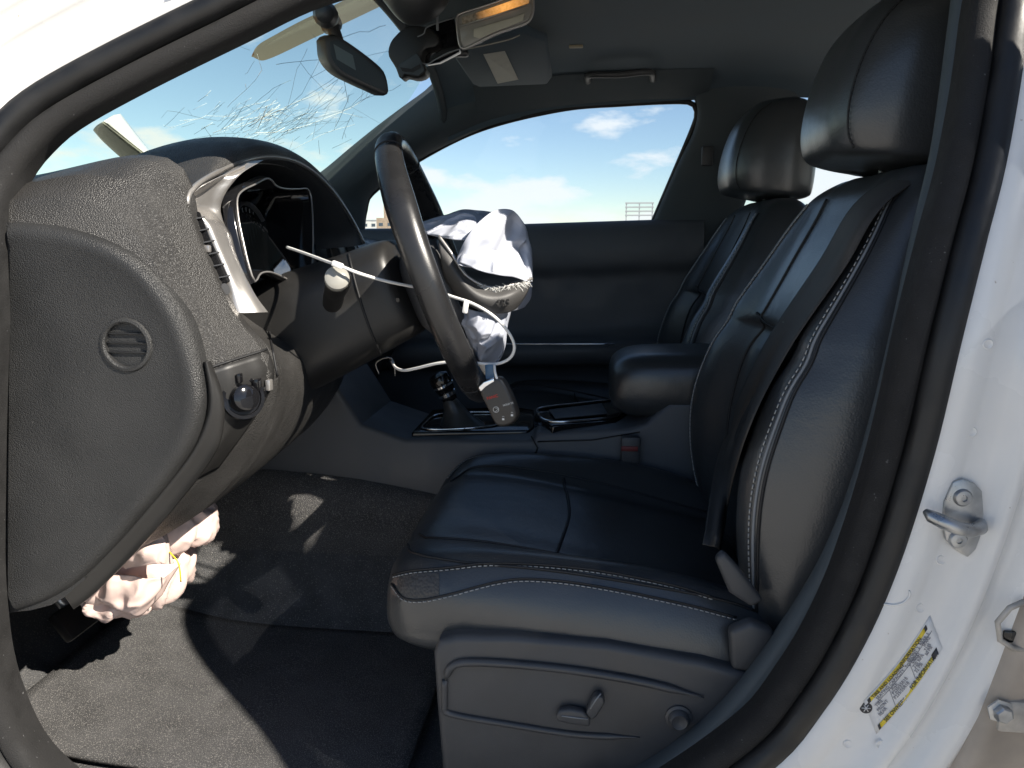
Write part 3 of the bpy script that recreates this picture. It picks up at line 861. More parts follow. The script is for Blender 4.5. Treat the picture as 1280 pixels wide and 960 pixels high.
# end cover with its round vent
ec = [at(*p, -0.700) for p in [(10, 277), (40, 279), (80, 285), (130, 301), (170, 324), (203, 358), (227, 396), (243, 440), (251, 482), (252, 510), (244, 545), (226, 580), (190, 628), (140, 686), (96, 730), (60, 752), (22, 766)]]
eo = cr(ec, 48)
cov = []
lay = [(0.0, 0.030), (0.0, 0.010), (0.003, 0.002), (0.008, -0.0020), (0.014, -0.0028), (0.020, -0.0022), (0.027, 0.0)]
cx, cz = -0.60, 0.80
S = []
m_ = len(eo)
for off, dy in lay:
    row = []
    for k in range(m_):
        t = (eo[min(k+1, m_-1)]-eo[max(k-1, 0)]).normalized()
        n = V(t.z, 0, -t.x)
        if n.dot(V(cx, eo[k].y, cz)-eo[k]) < 0: n = -n
        p = eo[k]+n*off
        row.append(V(p.x, -0.700+dy, p.z))
    S.append(row)
ncol = m_
vs = [p for r_ in S for p in r_]
fs = [(k*ncol+i, k*ncol+i+1, (k+1)*ncol+i+1, (k+1)*ncol+i) for k in range(len(S)-1) for i in range(ncol-1)]
# flat centre, with the vent's hole left open
vc = at(158, 431, -0.700)
RV = 0.0245
bm = bmesh.new()
bv = [bm.verts.new(p) for p in vs]
for f in fs: bm.faces.new([bv[i] for i in f])
last = (len(S)-1)*ncol
loop_ = bv[last:last+ncol]
es = []
for a_, b_ in zip(loop_, loop_[1:]): es.append(bm.edges.get((a_, b_)))
es.append(bm.edges.new((loop_[-1], loop_[0])))
hv = [bm.verts.new(vc+V(math.cos(2*PI*i/40)*RV, 0, math.sin(2*PI*i/40)*RV)) for i in range(40)]
for i in range(40): es.append(bm.edges.new((hv[i], hv[(i+1) % 40])))
bmesh.ops.triangle_fill(bm, use_beauty=True, use_dissolve=False, edges=es)
endc = bm_obj('end_cover', bm, M['end'], dash, 60)
tag(endc, 'black moulded dashboard end cover with a round vent')
# small sliver behind the front edge, so the cover is closed to the bodywork
patch('end_filler', [[V(-0.80, -0.694, 0.54), V(-0.66, -0.696, 0.56), V(-0.60, -0.694, 0.60)], [V(-0.80, -0.694, 0.8), V(-0.66, -0.696, 0.80), V(-0.62, -0.694, 0.80)], [V(-0.80, -0.694, 1.02), V(-0.66, -0.696, 1.02), V(-0.62, -0.694, 1.015)]], M['end'], dash, 8, 8, 0.0)
lathe('vent_ring', [(0.0245, 0.012), (0.0245, -0.001), (0.0265, -0.0028), (0.0295, -0.0022), (0.031, 0.001), (0.031, 0.004)], vc+V(0, -0.0005, 0), (0, 1, 0), M['end'], dash, 40)
lathe('vent_bowl', [(0.0, 0.0088), (0.0255, 0.0088), (0.0255, 0.004)], vc, (0, 1, 0), M['seam'], dash, 30)
vz = [0.0125, 0.002, -0.0085]
v0 = None
for k, dz in enumerate(vz):
    w = math.sqrt(0.0245**2-dz**2)
    box('vent_slat', vc+V(0, 0.003, dz), (2*w, 0.006, 0.0015), M['rubber'], dash, 0.0005)

# vent on the driver's side, silver frame and hood
vq = [(236, 270), (246, 268), (256, 285), (283, 347), (286, 352), (272, 354)]
YV0 = -0.612
vbox = [at(px, py, YV0+0.004) for px, py in [(236, 266), (254, 264), (268, 300), (293, 352), (276, 360), (253, 312)]]
ventb = prism('side_vent', [p+V(-0.004, 0, 0) for p in vbox], (-0.02, 0.02, 0), M['gloss'], dash, 0.002)
for k in range(6):
    t = k/5.8+0.07
    p0 = at(239+37*t, 269+85*t, YV0-0.002); p1 = at(254+37*t, 266+85*t, YV0+0.004)
    prism('vent_slat', [p0, p1, p1+V(-0.012, 0.004, -0.003), p0+V(-0.012, 0.004, -0.003)], (0, 0, 0.0020), M['plastic'], dash, 0.0006, 1)
box('vent_knob', at(259, 311, YV0-0.002), (0.009, 0.006, 0.009), M['silver'], dash, 0.002)
lathe('vent_wheel', [(0, -0.004), (0.007, -0.004), (0.007, 0.004), (0, 0.004)], at(279, 362, YV0-0.002), (0.9, -0.3, 0.2), M['plastic'], dash, 16)

# silver frame: leans from the vent into the hood
lf = [at(*p) for p in [(306, 208, -0.52), (256, 231, -0.596), (239, 245, -0.603), (235, 258, -0.610), (247, 266, -0.607), (257, 280, -0.605), (270, 310, -0.603), (283, 342, -0.602), (290, 366, -0.602), (293, 391, -0.606)]]
rf = [at(*p) for p in [(330, 200, -0.47), (306, 214, -0.53), (292, 228, -0.545), (281, 244, -0.55), (276, 262, -0.55), (281, 285, -0.55), (292, 315, -0.55), (305, 345, -0.555), (317, 368, -0.565), (334, 390, -0.58)]]
rows = []
for k, (a, b_) in enumerate(zip(lf, rf)):
    mid = a.lerp(b_, 0.5)
    dip = 0.010 if k < 5 else -0.010
    rows.append([a+(V(-0.02, 0.004, 0) if k > 3 else V(-0.02, 0.022, -0.012)), a, a.lerp(b_, 0.25)+V(-dip*0.7, 0, 0), mid+V(-dip, 0, 0), a.lerp(b_, 0.75)+V(-dip*0.7, 0, 0), b_, b_+V(-0.03, 0.012, 0)])
sfr = patch('silver_frame', rows, M['silver'], dash, 26, 40, 0.0)
tag(sfr, 'satin silver frame beside the driver vent')
# hood edge line
E_px = [(234, 256, -0.474), (236, 243, -0.476), (246, 231, -0.478), (266, 218, -0.478), (292, 205, -0.478), (320, 197, -0.476), (345, 196, -0.470), (370, 202, -0.464), (393, 216, -0.458), (414, 237, -0.450), (432, 262, -0.440), (446, 286, -0.430), (455, 305, -0.420)]
E = cr([atx(*p) for p in E_px], 60)
tube('silver_edge', E, 0.0032, M['silver'], dash, 8)
tube('silver_edge', [p+V(-0.012, 0.004, -0.009) for p in E[12:]], 0.0016, M['silver'], dash, 6)
# hood shell: outer skin, from the edge forward over the cluster
cyz = V(0, -0.36, 0.90)
rows = []
for k, p in enumerate(E):
    o_ = V(0, p.y-cyz.y, p.z-cyz.z).normalized()
    t = k/59
    s_ = min(1.0, max(0.0, (t-0.02)/0.30)); s_ = s_*s_*(3-2*s_)
    e_ = -0.012*(1-s_)
    rows.append([p+V(0.002, 0, 0)-o_*0.004, p+o_*(0.006*s_)+V(0.001, 0, 0), p+o_*(0.017*s_+e_*0.2)+V(-0.008, 0, 0), p+o_*(0.026*s_+e_)+V(-0.035, 0, 0), p+o_*(0.026*s_+e_*2)+V(-0.09, 0, 0), p+o_*(0.010*s_+e_*3)+V(-0.17, 0, -0.008), p-o_*0.02+o_*e_*4+V(-0.26, 0, -0.03)])
hood = patch('instrument_hood', rows, M['grain'], dash, 30, 60, 0.0)
tag(hood, 'black hood arching over the instruments')
rows = []
for k, p in enumerate(E):
    o_ = V(0, p.y-cyz.y, p.z-cyz.z).normalized()
    rows.append([p-o_*0.001, p-o_*0.010+V(-0.012, 0, 0), p-o_*0.022+V(-0.05, 0, 0), p-o_*0.040+V(-0.13, 0, 0)])
patch('hood_lining', rows, M['plastic'], dash, 16, 60, 0.0)
# cluster: rim, tunnel, gauges
XC = -0.462
co = [(293, 248), (300, 238), (314, 231), (330, 223), (337, 226), (343, 233), (356, 236), (371, 236), (381, 236), (386, 246), (388, 275), (388, 318), (384, 342), (374, 354), (362, 352), (350, 346), (334, 340), (322, 342), (315, 352), (307, 330), (299, 296), (294, 270)]
co = cr([atx(a, b_, XC+0.03*(b_-230)/120) for a, b_ in co], 80, True)
cenc = sum(co, V(0, 0, 0))/len(co)
S = []
for sc_, dx in ((1.05, -0.012), (1.05, 0.0), (1.0, 0.004), (0.97, 0.0), (0.93, -0.03), (0.88, -0.075)):
    S.append([cenc+(p-cenc)*sc_+V(dx, 0, 0) for p in co])
clu = skin('instrument_cluster', S, M['gloss'], dash, True, False, 80)
tag(clu, 'dark twin instrument cluster under the hood')
tube('cluster_rim', [p+V(0.004, 0, 0) for p in co], 0.0013, M['silver'], clu, 6, True)
vs = [cenc+(p-cenc)*0.89+V(-0.075, 0, 0) for p in co]
mesh_obj('gauge_plate', vs, [tuple(range(len(vs)))], M['gloss'], clu, 0)
for gy, gz, gr in ((cenc.y-0.055, cenc.z-0.018, 0.058), (cenc.y+0.070, cenc.z-0.018, 0.058)):
    g0 = V(XC-0.066, gy, gz)
    lathe('gauge_ring', [(gr-0.006, -0.008), (gr-0.002, 0.010), (gr, 0.012), (gr+0.002, 0.010), (gr+0.003, -0.008)], g0, (1, 0, 0.12), M['silver'], clu, 40)
    lathe('gauge_dial', [(0, -0.004), (gr-0.005, -0.004), (gr-0.005, -0.002), (0, -0.002)], g0, (1, 0, 0.12), M['dial'], clu, 40)
    ticks = []
    for k in range(19):
        a = R(-40+260*k/18)
        ticks.append([g0+V(0, math.cos(a)*gr*0.78, math.sin(a)*gr*0.78), g0+V(0, math.cos(a)*gr*0.9, math.sin(a)*gr*0.9)])
    tubes('dial_marks', ticks, 0.0007, M['whiteprint'], clu, 4, 'stuff')
    tube('gauge_needle', [g0+V(0.003, 0, 0), g0+V(0.003, -gr*0.5, -gr*0.55)], [0.0022, 0.0008], M['red'], clu, 6)
    lathe('needle_cap', [(0, 0), (0.009, 0), (0.008, 0.008), (0, 0.009)], g0, (1, 0, 0.12), M['plastic'], clu, 20)
vs = [cenc+(p-cenc)*0.955+V(-0.010-0.046*(0.5-(cenc.z-p.z)/0.14), 0, 0) for p in co]
mesh_obj('cluster_cover', vs, [tuple(range(len(vs)))], M['clear'], clu, 0)

# centre screen and vents
scr = [atx(*p, -0.505) for p in [(386, 292), (416, 300), (424, 346), (392, 340)]]
so = prism('centre_screen', scr, (-0.02, 0, 0), M['silver'], dash, 0.004)
scr2 = [atx(*p, -0.5035) for p in [(392, 305), (411, 308), (417, 338), (397, 336)]]
prism('screen_glass', scr2, (0.002, 0, 0), M['lcd'], dash, 0.0008)
cv = [atx(*p, -0.49) for p in [(418, 296), (428, 291), (444, 300), (448, 316), (437, 325), (428, 325)]]
prism('centre_vent', cv, (-0.03, 0, 0), M['silver'], dash, 0.004)
prism('vent_mouth', [atx(*p, -0.4885) for p in [(428, 300), (433, 298), (442, 306), (444, 314), (436, 318)]], (0.001, 0, 0), M['gloss'], dash, 0.0)

# lower dash: seam, headlamp switch and dimmers
for path in ([(252, 463), (285, 452), (333, 437)], [(333, 392), (337, 420), (346, 470)]):
    tp = trace(DT, path, 0.0008, 30)
    if len(tp) > 3: tube('panel_seam', tp, 0.0016, M['seam'], dash, 6)
hs = drop(DT, 302, 497, 0.002)
hn = V(0.70, -0.68, 0.22).normalized()
lathe('switch_bezel', [(0, 0.001), (0.026, 0.001), (0.025, 0.004), (0.021, 0.004), (0.020, 0.002), (0, 0.002)], hs, hn, M['gloss'], dash, 32)
kn = lathe('headlamp_knob', [(0, 0), (0.0165, 0), (0.0165, 0.005), (0.015, 0.011), (0.011, 0.013), (0, 0.013)], hs+hn*0.003, hn, M['gloss'], dash, 28)
tag(kn, 'round black headlamp switch knob')
for px, py, s_ in ((297, 472, 0.005), (319, 480, 0.007), (326, 489, 0.006), (334, 480, 0.006)):
    q = drop(DT, px, py, 0.004)
    if q is not None:
        box('dimmer_button', q, (s_, s_*1.6, s_*2.2), M['gloss'] if px < 330 else M['silver'], dash, 0.0012)
# smooth switch panel, and the strip that follows the end cover down
swp = []
for k in range(9):
    t = k/8
    L_ = cr([(258, 464, 0), (264, 515, 0), (246, 565, 0), (212, 615, 0)], 9)[k]
    R_ = cr([(334, 439, 0), (342, 470, 0), (322, 515, 0), (272, 585, 0)], 9)[k]
    row = [drop(DT, L_.x+(R_.x-L_.x)*i/6, L_.y+(R_.y-L_.y)*i/6, 0.0016) for i in range(7)]
    if all(p is not None for p in row): swp.append(row)
if len(swp) > 3:
    tag(patch('switch_panel', swp, M['shroud'], dash, 20, 26, 0.003), 'smooth black panel with the headlamp switch')
rows = []
pth = cr([(258, 452, 0), (264, 490, 0), (262, 520, 0), (244, 562, 0), (206, 612, 0), (154, 672, 0), (104, 722, 0), (78, 742, 0)], 24)
for k, q in enumerate(pth):
    t_ = (pth[min(k+1, 23)]-pth[max(k-1, 0)]).normalized()
    n_ = V(-t_.y, t_.x, 0)
    if n_.x < 0: n_ = -n_
    w_ = 24*min(1, 0.25+k/8)
    f_ = lambda d_, y_: at(q.x+n_.x*d_, q.y+n_.y*d_, y_)
    rows.append([f_(-8, -0.672), f_(-2, -0.692), f_(w_*0.4, -0.690), f_(w_*0.9, -0.684), f_(w_, -0.674), f_(w_*1.0, -0.62), f_(w_*0.9, -0.55)])
patch('lower_panel', rows, M['shroud'], dash, 20, 50, 0.0)

# ---- steering column
H = V(-0.222, -0.38, 0.953)
AX = V(0.94, 0, 0.342).normalized()
UW = V(-0.342, 0, 0.94).normalized()
YV = V(0, 1, 0)
WY = V(-0.10, 0.995, 0).normalized()          # the wheel is turned a little about its post
WA = WY.cross(UW)
if WA.x < 0: WA = -WA
WA.normalize()
WU = UW-WY*UW.dot(WY); WU.normalize(); WA = WY.cross(WU)
if WA.x < 0: WA = -WA
def col_sec(s, w, h, dz=0):
    c_ = H+AX*s+UW*dz
    r_ = []
    for k in range(24):
        a = 2*PI*k/24
        ca, sa = math.cos(a), math.sin(a)
        q = lambda v: math.copysign(abs(v)**0.6, v)
        r_.append(c_+YV*(q(ca)*w)+UW*(q(sa)*h))
    return r_
colm = loft('steering_column', [col_sec(-0.045, 0.055, 0.06), col_sec(-0.06, 0.082, 0.072), col_sec(-0.12, 0.088, 0.078, -0.004), col_sec(-0.20, 0.094, 0.086, -0.008), col_sec(-0.30, 0.10, 0.092, -0.012)], M['shroud'], car, True, True, 48, 24, 60)
tag(colm, 'black plastic steering column shroud')
CT = bvh(colm)
for path in ([(436, 318), (446, 360), (462, 410), (488, 470)],):
    tp = trace(CT, path, 0.0005, 40)
    if len(tp) > 3: tube('shroud_seam', tp, 0.0018, M['seam'], colm, 6)
q = drop(CT, 497, 375, 0.0)
if q is not None: lathe('shroud_screw', [(0, 0), (0.003, 0), (0.003, 0.0012), (0, 0.0012)], q, V(0.1, -1, 0), M['gloss'], colm, 10)
sa = at(414, 353, -0.50); sb = at(421, 350, -0.56)
sc0 = H+AX*-0.16+V(0, -0.05, 0.0)
stalk = tube('indicator_stalk', cr([sc0, sc0.lerp(sb, 0.5)+V(0, 0, 0.004), sb+V(0, 0.012, 0), sb], 16), [0.014]*10+[0.015]*6, M['shroud'], colm, 18)
lathe('stalk_cap', [(0, 0.0), (0.0152, 0), (0.0158, 0.004), (0.0150, 0.010), (0.011, 0.013), (0, 0.014)], sb, (sb-sc0).normalized(), M['lens'], colm, 24)

# ---- steering wheel
wheel = empty('steering_wheel'); wheel.parent = car
tag(wheel, 'black leather steering wheel with burst airbag cover')
RW, rw = 0.193, 0.0165
def rimp(a):
    # flattened a little at the bottom
    r_ = RW*(1-0.05*max(0, -math.sin(a))**6)
    return H+WY*(math.cos(a)*r_)+WU*(math.sin(a)*r_)
NS = 96
S = []
for k in range(NS+1):
    a = 2*PI*k/NS
    c_ = rimp(a); rad = (c_-H).normalized()
    fat = 1+0.10*math.exp(-((math.degrees((a % (2*PI)))-150)/14)**2)+0.10*math.exp(-((math.degrees((a % (2*PI)))-30)/14)**2)
    S.append([c_+(rad*math.cos(2*PI*i/18)*0.92+WA*math.sin(2*PI*i/18)*1.12)*rw*fat for i in range(18)])
rim = skin('rim', S, M['rim'], wheel, True, False, 180)
tag(rim, 'smooth black leather steering wheel rim')
for a in (R(232), R(308), R(118), R(62)):
    c_ = rimp(a); rad = (c_-H).normalized()
    tube('rim_seam', [c_+(rad*math.cos(2*PI*i/18)*0.92+WA*math.sin(2*PI*i/18)*1.12)*(rw+0.0003) for i in range(18)], 0.0010, M['seam'], wheel, 5, True)
rad_path = []
for k in range(40):
    a = R(95+130*k/39)
    c_ = rimp(a); rad = (c_-H).normalized()
    rad_path.append(c_-rad*(rw*0.92))
dashes('rim_stitching', rad_path, M['stitch'], wheel, 0.004, 0.002, 0.0006)
def spoke(a, w0, w1):
    c_ = rimp(a); rad = (c_-H).normalized(); tang = WA.cross(rad)
    S = []
    for t, w, dx in ((0.25, w0, 0.0), (0.5, w0*0.85, 0.0), (0.75, w1, 0.0), (0.96, w1*1.25, 0.0)):
        p = H.lerp(c_, t)+WA*(-0.02+0.02*t)
        S.append([p+tang*w+WA*0.004, p+tang*w*0.6+WA*0.012, p-tang*w*0.6+WA*0.012, p-tang*w+WA*0.004, p-tang*w*0.8-WA*0.012, p+tang*w*0.8-WA*0.012])
    return loft('spoke', S, M['plastic'], wheel, True, True, 24, 12, 60)
for a, w0, w1 in ((R(172), 0.05, 0.028), (R(8), 0.05, 0.028), (R(250), 0.03, 0.014), (R(290), 0.03, 0.014)):
    spoke(a, w0, w1)
def hub_sec(s, w, h, up_=0.0):
    c_ = H+WA*s+WU*up_
    r_ = []
    for k in range(24):
        a = 2*PI*k/24
        q = lambda v: math.copysign(abs(v)**0.55, v)
        r_.append(c_+WY*(q(math.cos(a))*w*(1-0.18*max(0, -math.sin(a))))+WU*(q(math.sin(a))*h))
    return r_
loft('hub', [hub_sec(-0.05, 0.05, 0.05, -0.015), hub_sec(-0.035, 0.072, 0.065, -0.018), hub_sec(-0.005, 0.078, 0.070, -0.020), hub_sec(0.012, 0.074, 0.067, -0.020), hub_sec(0.014, 0.062, 0.06, -0.02), hub_sec(0.0, 0.056, 0.054, -0.02)], M['plastic'], wheel, True, True, 60, 30, 60)
# burst cover flap, hanging below the torn opening
fl_rows = [[at(*p) for p in r_] for r_ in (
    [(548, 296, -0.455), (564, 318, -0.462), (582, 345, -0.462), (612, 360, -0.455), (642, 356, -0.44), (664, 349, -0.41)],
    [(550, 318, -0.465), (568, 340, -0.475), (590, 362, -0.478), (615, 371, -0.470), (642, 367, -0.455), (662, 360, -0.42)],
    [(555, 345, -0.46), (574, 362, -0.472), (595, 376, -0.476), (618, 382, -0.468), (638, 380, -0.455), (656, 372, -0.425)],
    [(566, 368, -0.44), (583, 380, -0.455), (600, 388, -0.46), (618, 392, -0.455), (634, 391, -0.445), (646, 386, -0.42)])]
flap = patch('airbag_cover', fl_rows, M['cover'], wheel, 30, 24, 0.008)
tag(flap, 'grey burst lower half of the airbag cover')
tube('torn_edge', [p+V(0.001, -0.002, 0.001) for p in cr(fl_rows[0], 40)], 0.0022, M['silver'], wheel, 6)
fr = random.Random(11)
FTR = bvh(flap)
edge = cr(fl_rows[0], 120)
fray = []
for k in range(90):
    p = edge[min(int(60+55*fr.random()), 119)]
    fray.append([p+V(0, -0.003, 0), p+V(fr.uniform(-0.006, 0.006), -0.006, fr.uniform(-0.007, 0.003)), p+V(fr.uniform(-0.010, 0.010), -0.007, fr.uniform(-0.012, 0.004))])
tubes('frayed_threads', fray, 0.0004, M['whiteprint'], wheel, 4, 'stuff')
ta, tb_ = drop(FTR, 620, 381, 0.0042), drop(FTR, 640, 379, 0.0042)
tcx = drop(FTR, 621, 373, 0.0042)
if ta and tb_ and tcx:
    text('raised_text', 'SRS', 0.013, ta, tb_-ta, tcx-ta, M['seam'], wheel, 'LEFT', 0.0006)
loft('inner_cover', [hub_sec(0.004, 0.055, 0.054, -0.02), hub_sec(0.012, 0.05, 0.05, -0.02), hub_sec(0.016, 0.035, 0.035, -0.02)], M['gloss'], wheel, True, True, 40, 10, 60)

# ---- deployed driver airbag (white cloth, folded)
def wob(amp, sc_, seed=0.0, dirn=(0.6, 0.2, 0.77), st=0.28):
    dv = Vector(dirn).normalized()
    def f(p, u, v):
        e = min(1, 5*min(u, 1-u, v, 1-v)+0.3)
        q = p*sc_
        q = q-dv*q.dot(dv)*(1-st)+V(seed, seed*0.6, seed*0.3)
        n1 = noise.noise(q); n2 = noise.noise(q*2.3+V(5, 1, 2)); n3 = noise.noise(p*sc_*0.8+V(2, seed, 7))
        r_ = (1-abs(n1)*2.4)*0.75+(1-abs(n2)*2.2)*0.30+n3*0.35-0.4
        return p+V(amp*0.35*n2*e, -amp*r_*e, amp*0.5*n3*e)
    return f
def ap_(rows): return [[at(*p) for p in r_] for r_ in rows]
bag = patch('airbag', ap_((
    [(572, 318, -0.470), (583, 298, -0.475), (600, 277, -0.465), (622, 263, -0.435), (646, 266, -0.40), (660, 288, -0.37)],
    [(571, 322, -0.478), (590, 312, -0.470), (614, 298, -0.445), (634, 288, -0.415), (654, 290, -0.385), (664, 308, -0.36)],
    [(572, 326, -0.482), (594, 326, -0.462), (622, 318, -0.425), (642, 312, -0.395), (658, 316, -0.375), (666, 330, -0.36)],
    [(574, 330, -0.484), (600, 336, -0.480), (624, 338, -0.462), (644, 340, -0.440), (656, 345, -0.415), (665, 352, -0.385)])), M['bag'], wheel, 40, 36, 0.0012, 180, wob(0.020, 24, 1.3))
tag(bag, 'crumpled white driver airbag spilling from the wheel hub')
patch('airbag_fold', ap_((
    [(574, 328, -0.486), (600, 338, -0.490), (625, 344, -0.478), (648, 348, -0.452), (664, 353, -0.41)],
    [(578, 318, -0.478), (602, 324, -0.480), (628, 330, -0.465), (646, 336, -0.445), (662, 346, -0.41)],
    [(590, 308, -0.455), (606, 310, -0.448), (626, 314, -0.43), (644, 322, -0.41), (658, 334, -0.39)])), M['bag'], wheel, 30, 20, 0.0012, 180, wob(0.010, 34, 4))
patch('airbag_fold', ap_((
    [(528, 276, -0.36), (548, 270, -0.35), (572, 264, -0.35), (590, 264, -0.36), (606, 272, -0.38)],
    [(530, 284, -0.40), (550, 278, -0.40), (572, 276, -0.405), (590, 276, -0.41), (602, 282, -0.42)],
    [(534, 292, -0.43), (552, 290, -0.44), (570, 290, -0.45), (586, 292, -0.455), (596, 292, -0.44)],
    [(545, 296, -0.44), (556, 298, -0.45), (570, 300, -0.46), (582, 300, -0.46), (588, 298, -0.44)])), M['bag'], wheel, 40, 34, 0.0012, 180, wob(0.016, 30, 8.1))
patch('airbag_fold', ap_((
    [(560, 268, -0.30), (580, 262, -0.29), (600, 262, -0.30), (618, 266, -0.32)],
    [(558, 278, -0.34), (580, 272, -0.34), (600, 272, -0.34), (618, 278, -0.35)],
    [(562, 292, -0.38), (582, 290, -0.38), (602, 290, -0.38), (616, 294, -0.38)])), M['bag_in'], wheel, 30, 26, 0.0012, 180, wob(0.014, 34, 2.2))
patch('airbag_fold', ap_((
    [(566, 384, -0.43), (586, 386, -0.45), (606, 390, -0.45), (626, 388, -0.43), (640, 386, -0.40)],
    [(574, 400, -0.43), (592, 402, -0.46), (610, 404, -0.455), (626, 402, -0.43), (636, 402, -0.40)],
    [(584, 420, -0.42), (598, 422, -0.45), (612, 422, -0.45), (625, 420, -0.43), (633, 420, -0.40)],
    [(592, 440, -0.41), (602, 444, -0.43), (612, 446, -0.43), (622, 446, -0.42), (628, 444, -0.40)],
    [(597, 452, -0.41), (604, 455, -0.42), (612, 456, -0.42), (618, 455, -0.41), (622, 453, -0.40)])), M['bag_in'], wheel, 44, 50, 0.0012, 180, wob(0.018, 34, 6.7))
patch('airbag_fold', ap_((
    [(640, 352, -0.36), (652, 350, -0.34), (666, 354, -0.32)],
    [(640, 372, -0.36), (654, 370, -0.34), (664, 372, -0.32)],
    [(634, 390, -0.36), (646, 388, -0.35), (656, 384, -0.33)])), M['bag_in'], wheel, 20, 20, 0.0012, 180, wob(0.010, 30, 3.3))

# ---- knee airbag under the dash
def crumple(name, cpx, rx, ry, rz, rotdeg, m, parent, seed, amp=0.02, sc_=20, sub=5):
    bm = bmesh.new()
    bmesh.ops.create_icosphere(bm, subdivisions=sub, radius=1)
    c_ = at(*cpx)
    Rm = Matrix.Rotation(R(rotdeg), 3, 'Y')
    for v in bm.verts:
        p = Rm @ V(v.co.x*rx, v.co.y*ry, v.co.z*rz)
        dv = V(0.5, 0.3, 0.8).normalized()
        q = p*sc_*1.05; q = q-dv*q.dot(dv)*0.6+V(seed, seed*0.7, 0)
        n1, n2 = noise.noise(q), noise.noise(q*2.1+V(3, 9, 1))
        n3 = noise.noise(q*4.3)
        d_ = (1-abs(n1)*2.6)*0.75+(1-abs(n2)*2.2)*0.28+n3*0.05
        v.co = c_+p+(Rm @ v.co).normalized()*amp*d_
    return bm_obj(name, bm, m, parent, 180)
kb = crumple('knee_airbag', (164, 694, -0.48), 0.078, 0.09, 0.044, 36, M['kbag'], car, 2.0, 0.022, 26)
tag(kb, 'crumpled pinkish white knee airbag bursting out below the dashboard')
crumple('knee_bag_fold', (222, 648, -0.46), 0.046, 0.06, 0.026, 34, M['kbag'], kb, 7.0, 0.017, 32)
crumple('knee_bag_fold', (142, 735, -0.51), 0.058, 0.05, 0.024, 24, M['kbag'], kb, 12.0, 0.015, 30)
patch('knee_bag_fold', ap_((
    [(112, 706, -0.56), (140, 716, -0.575), (175, 722, -0.57), (205, 722, -0.55), (226, 704, -0.52)],
    [(108, 722, -0.55), (136, 738, -0.575), (170, 746, -0.575), (198, 742, -0.555), (216, 722, -0.52)],
    [(100, 738, -0.54), (132, 756, -0.565), (160, 766, -0.565), (176, 770, -0.55), (206, 742, -0.52)])), M['kbag'], kb, 36, 26, 0.0014, 180, wob(0.014, 24, 3.9))
patch('knee_bag_fold', ap_((
    [(150, 690, -0.575), (168, 672, -0.585), (192, 664, -0.58), (210, 668, -0.56)],
    [(148, 700, -0.585), (168, 692, -0.60), (192, 686, -0.595), (214, 690, -0.565)],
    [(156, 712, -0.58), (174, 708, -0.595), (196, 704, -0.59), (216, 704, -0.56)])), M['kbag'], kb, 32, 26, 0.0014, 180, wob(0.016, 30, 9.9))
tube('retaining_strap', cr([at(116, 712, -0.60), at(114, 728, -0.605), at(104, 738, -0.60), at(92, 742, -0.58)], 12), 0.006, M['rubber'], kb, 8)
tube('yellow_thread', cr([at(212, 690, -0.57), at(222, 702, -0.575), at(225, 714, -0.575), at(226, 727, -0.57)], 14), 0.0011, M['yellow'], kb, 6)

# ---- centre console
con = empty('centre_console'); con.parent = car
tag(con, 'black centre console with shifter, cup tray and armrest')
yc = -0.115
side = [(-0.95, 0.50), (-0.95, 0.86), (-0.62, 0.86), (-0.53, 0.80), (-0.475, 0.72), (-0.435, 0.655), (-0.35, 0.628), (-0.11, 0.632), (-0.10, 0.648), (0.07, 0.660), (0.10, 0.67), (0.14, 0.71), (0.42, 0.72), (0.44, 0.40), (-0.2, 0.44), (-0.5, 0.50)]
prism('console_body', [V(x, yc, z) for x, z in side], (0, 0.23, 0), M['panel'], con, 0.010, 3)
tube('console_seam', [at(664, 545, yc-0.003), at(672, 560, yc-0.003), at(660, 590, yc-0.003)], 0.0015, M['seam'], con, 5)
tube('console_seam', [at(672, 552, yc-0.003), at(740, 550, yc-0.003), at(800, 540, yc-0.003)], 0.0012, M['seam'], con, 5)
# shifter surround
zt = 0.637
def top(px, py, z):
    d_ = ray(px, py); return CAM+d_*((z-CAM.z)/d_.z)
so_ = [top(*p, zt) for p in [(514, 540), (540, 512), (640, 508), (668, 512), (668, 534), (660, 538)]]
prism('shifter_plate', so_, (0, 0, -0.02), M['gloss'], con, 0.004)
tube('chrome_outline', cr([top(*p, zt+0.002) for p in [(530, 536), (532, 528), (548, 518), (590, 515), (628, 516), (634, 524), (618, 532), (570, 536)]], 50, True), 0.0022, M['chrome'], con, 6, True)
gb = V(-0.255, -0.02, zt)
gt = at(552, 478, -0.03)
loft('gaiter', [[gb+V(math.cos(a)*0.045, math.sin(a)*0.045, 0) for a in [2*PI*k/12 for k in range(12)]], [gb.lerp(gt, 0.3)+V(math.cos(a)*0.026, math.sin(a)*0.026, 0) for a in [2*PI*k/12 for k in range(12)]], [gb.lerp(gt, 0.6)+V(math.cos(a)*0.015, math.sin(a)*0.015, 0) for a in [2*PI*k/12 for k in range(12)]]], M['leather'], con, True, True, 24, 12)
sh = lathe('shift_knob', [(0, -0.040), (0.014, -0.040), (0.016, -0.032), (0.0165, -0.022), (0.019, -0.016), (0.0215, -0.004), (0.022, 0.008), (0.019, 0.016), (0.010, 0.020), (0, 0.021)], gt, (gt-gb).normalized(), M['gloss'], con, 28)
ax_ = (gt-gb).normalized()
lathe('chrome_collar', [(0.0168, -0.030), (0.0185, -0.029), (0.0192, -0.022), (0.0170, -0.021)], gt, ax_, M['chrome'], con, 28)
lathe('chrome_collar', [(0.0205, -0.009), (0.0222, -0.008), (0.0225, -0.004), (0.0212, -0.003)], gt, ax_, M['chrome'], con, 28)
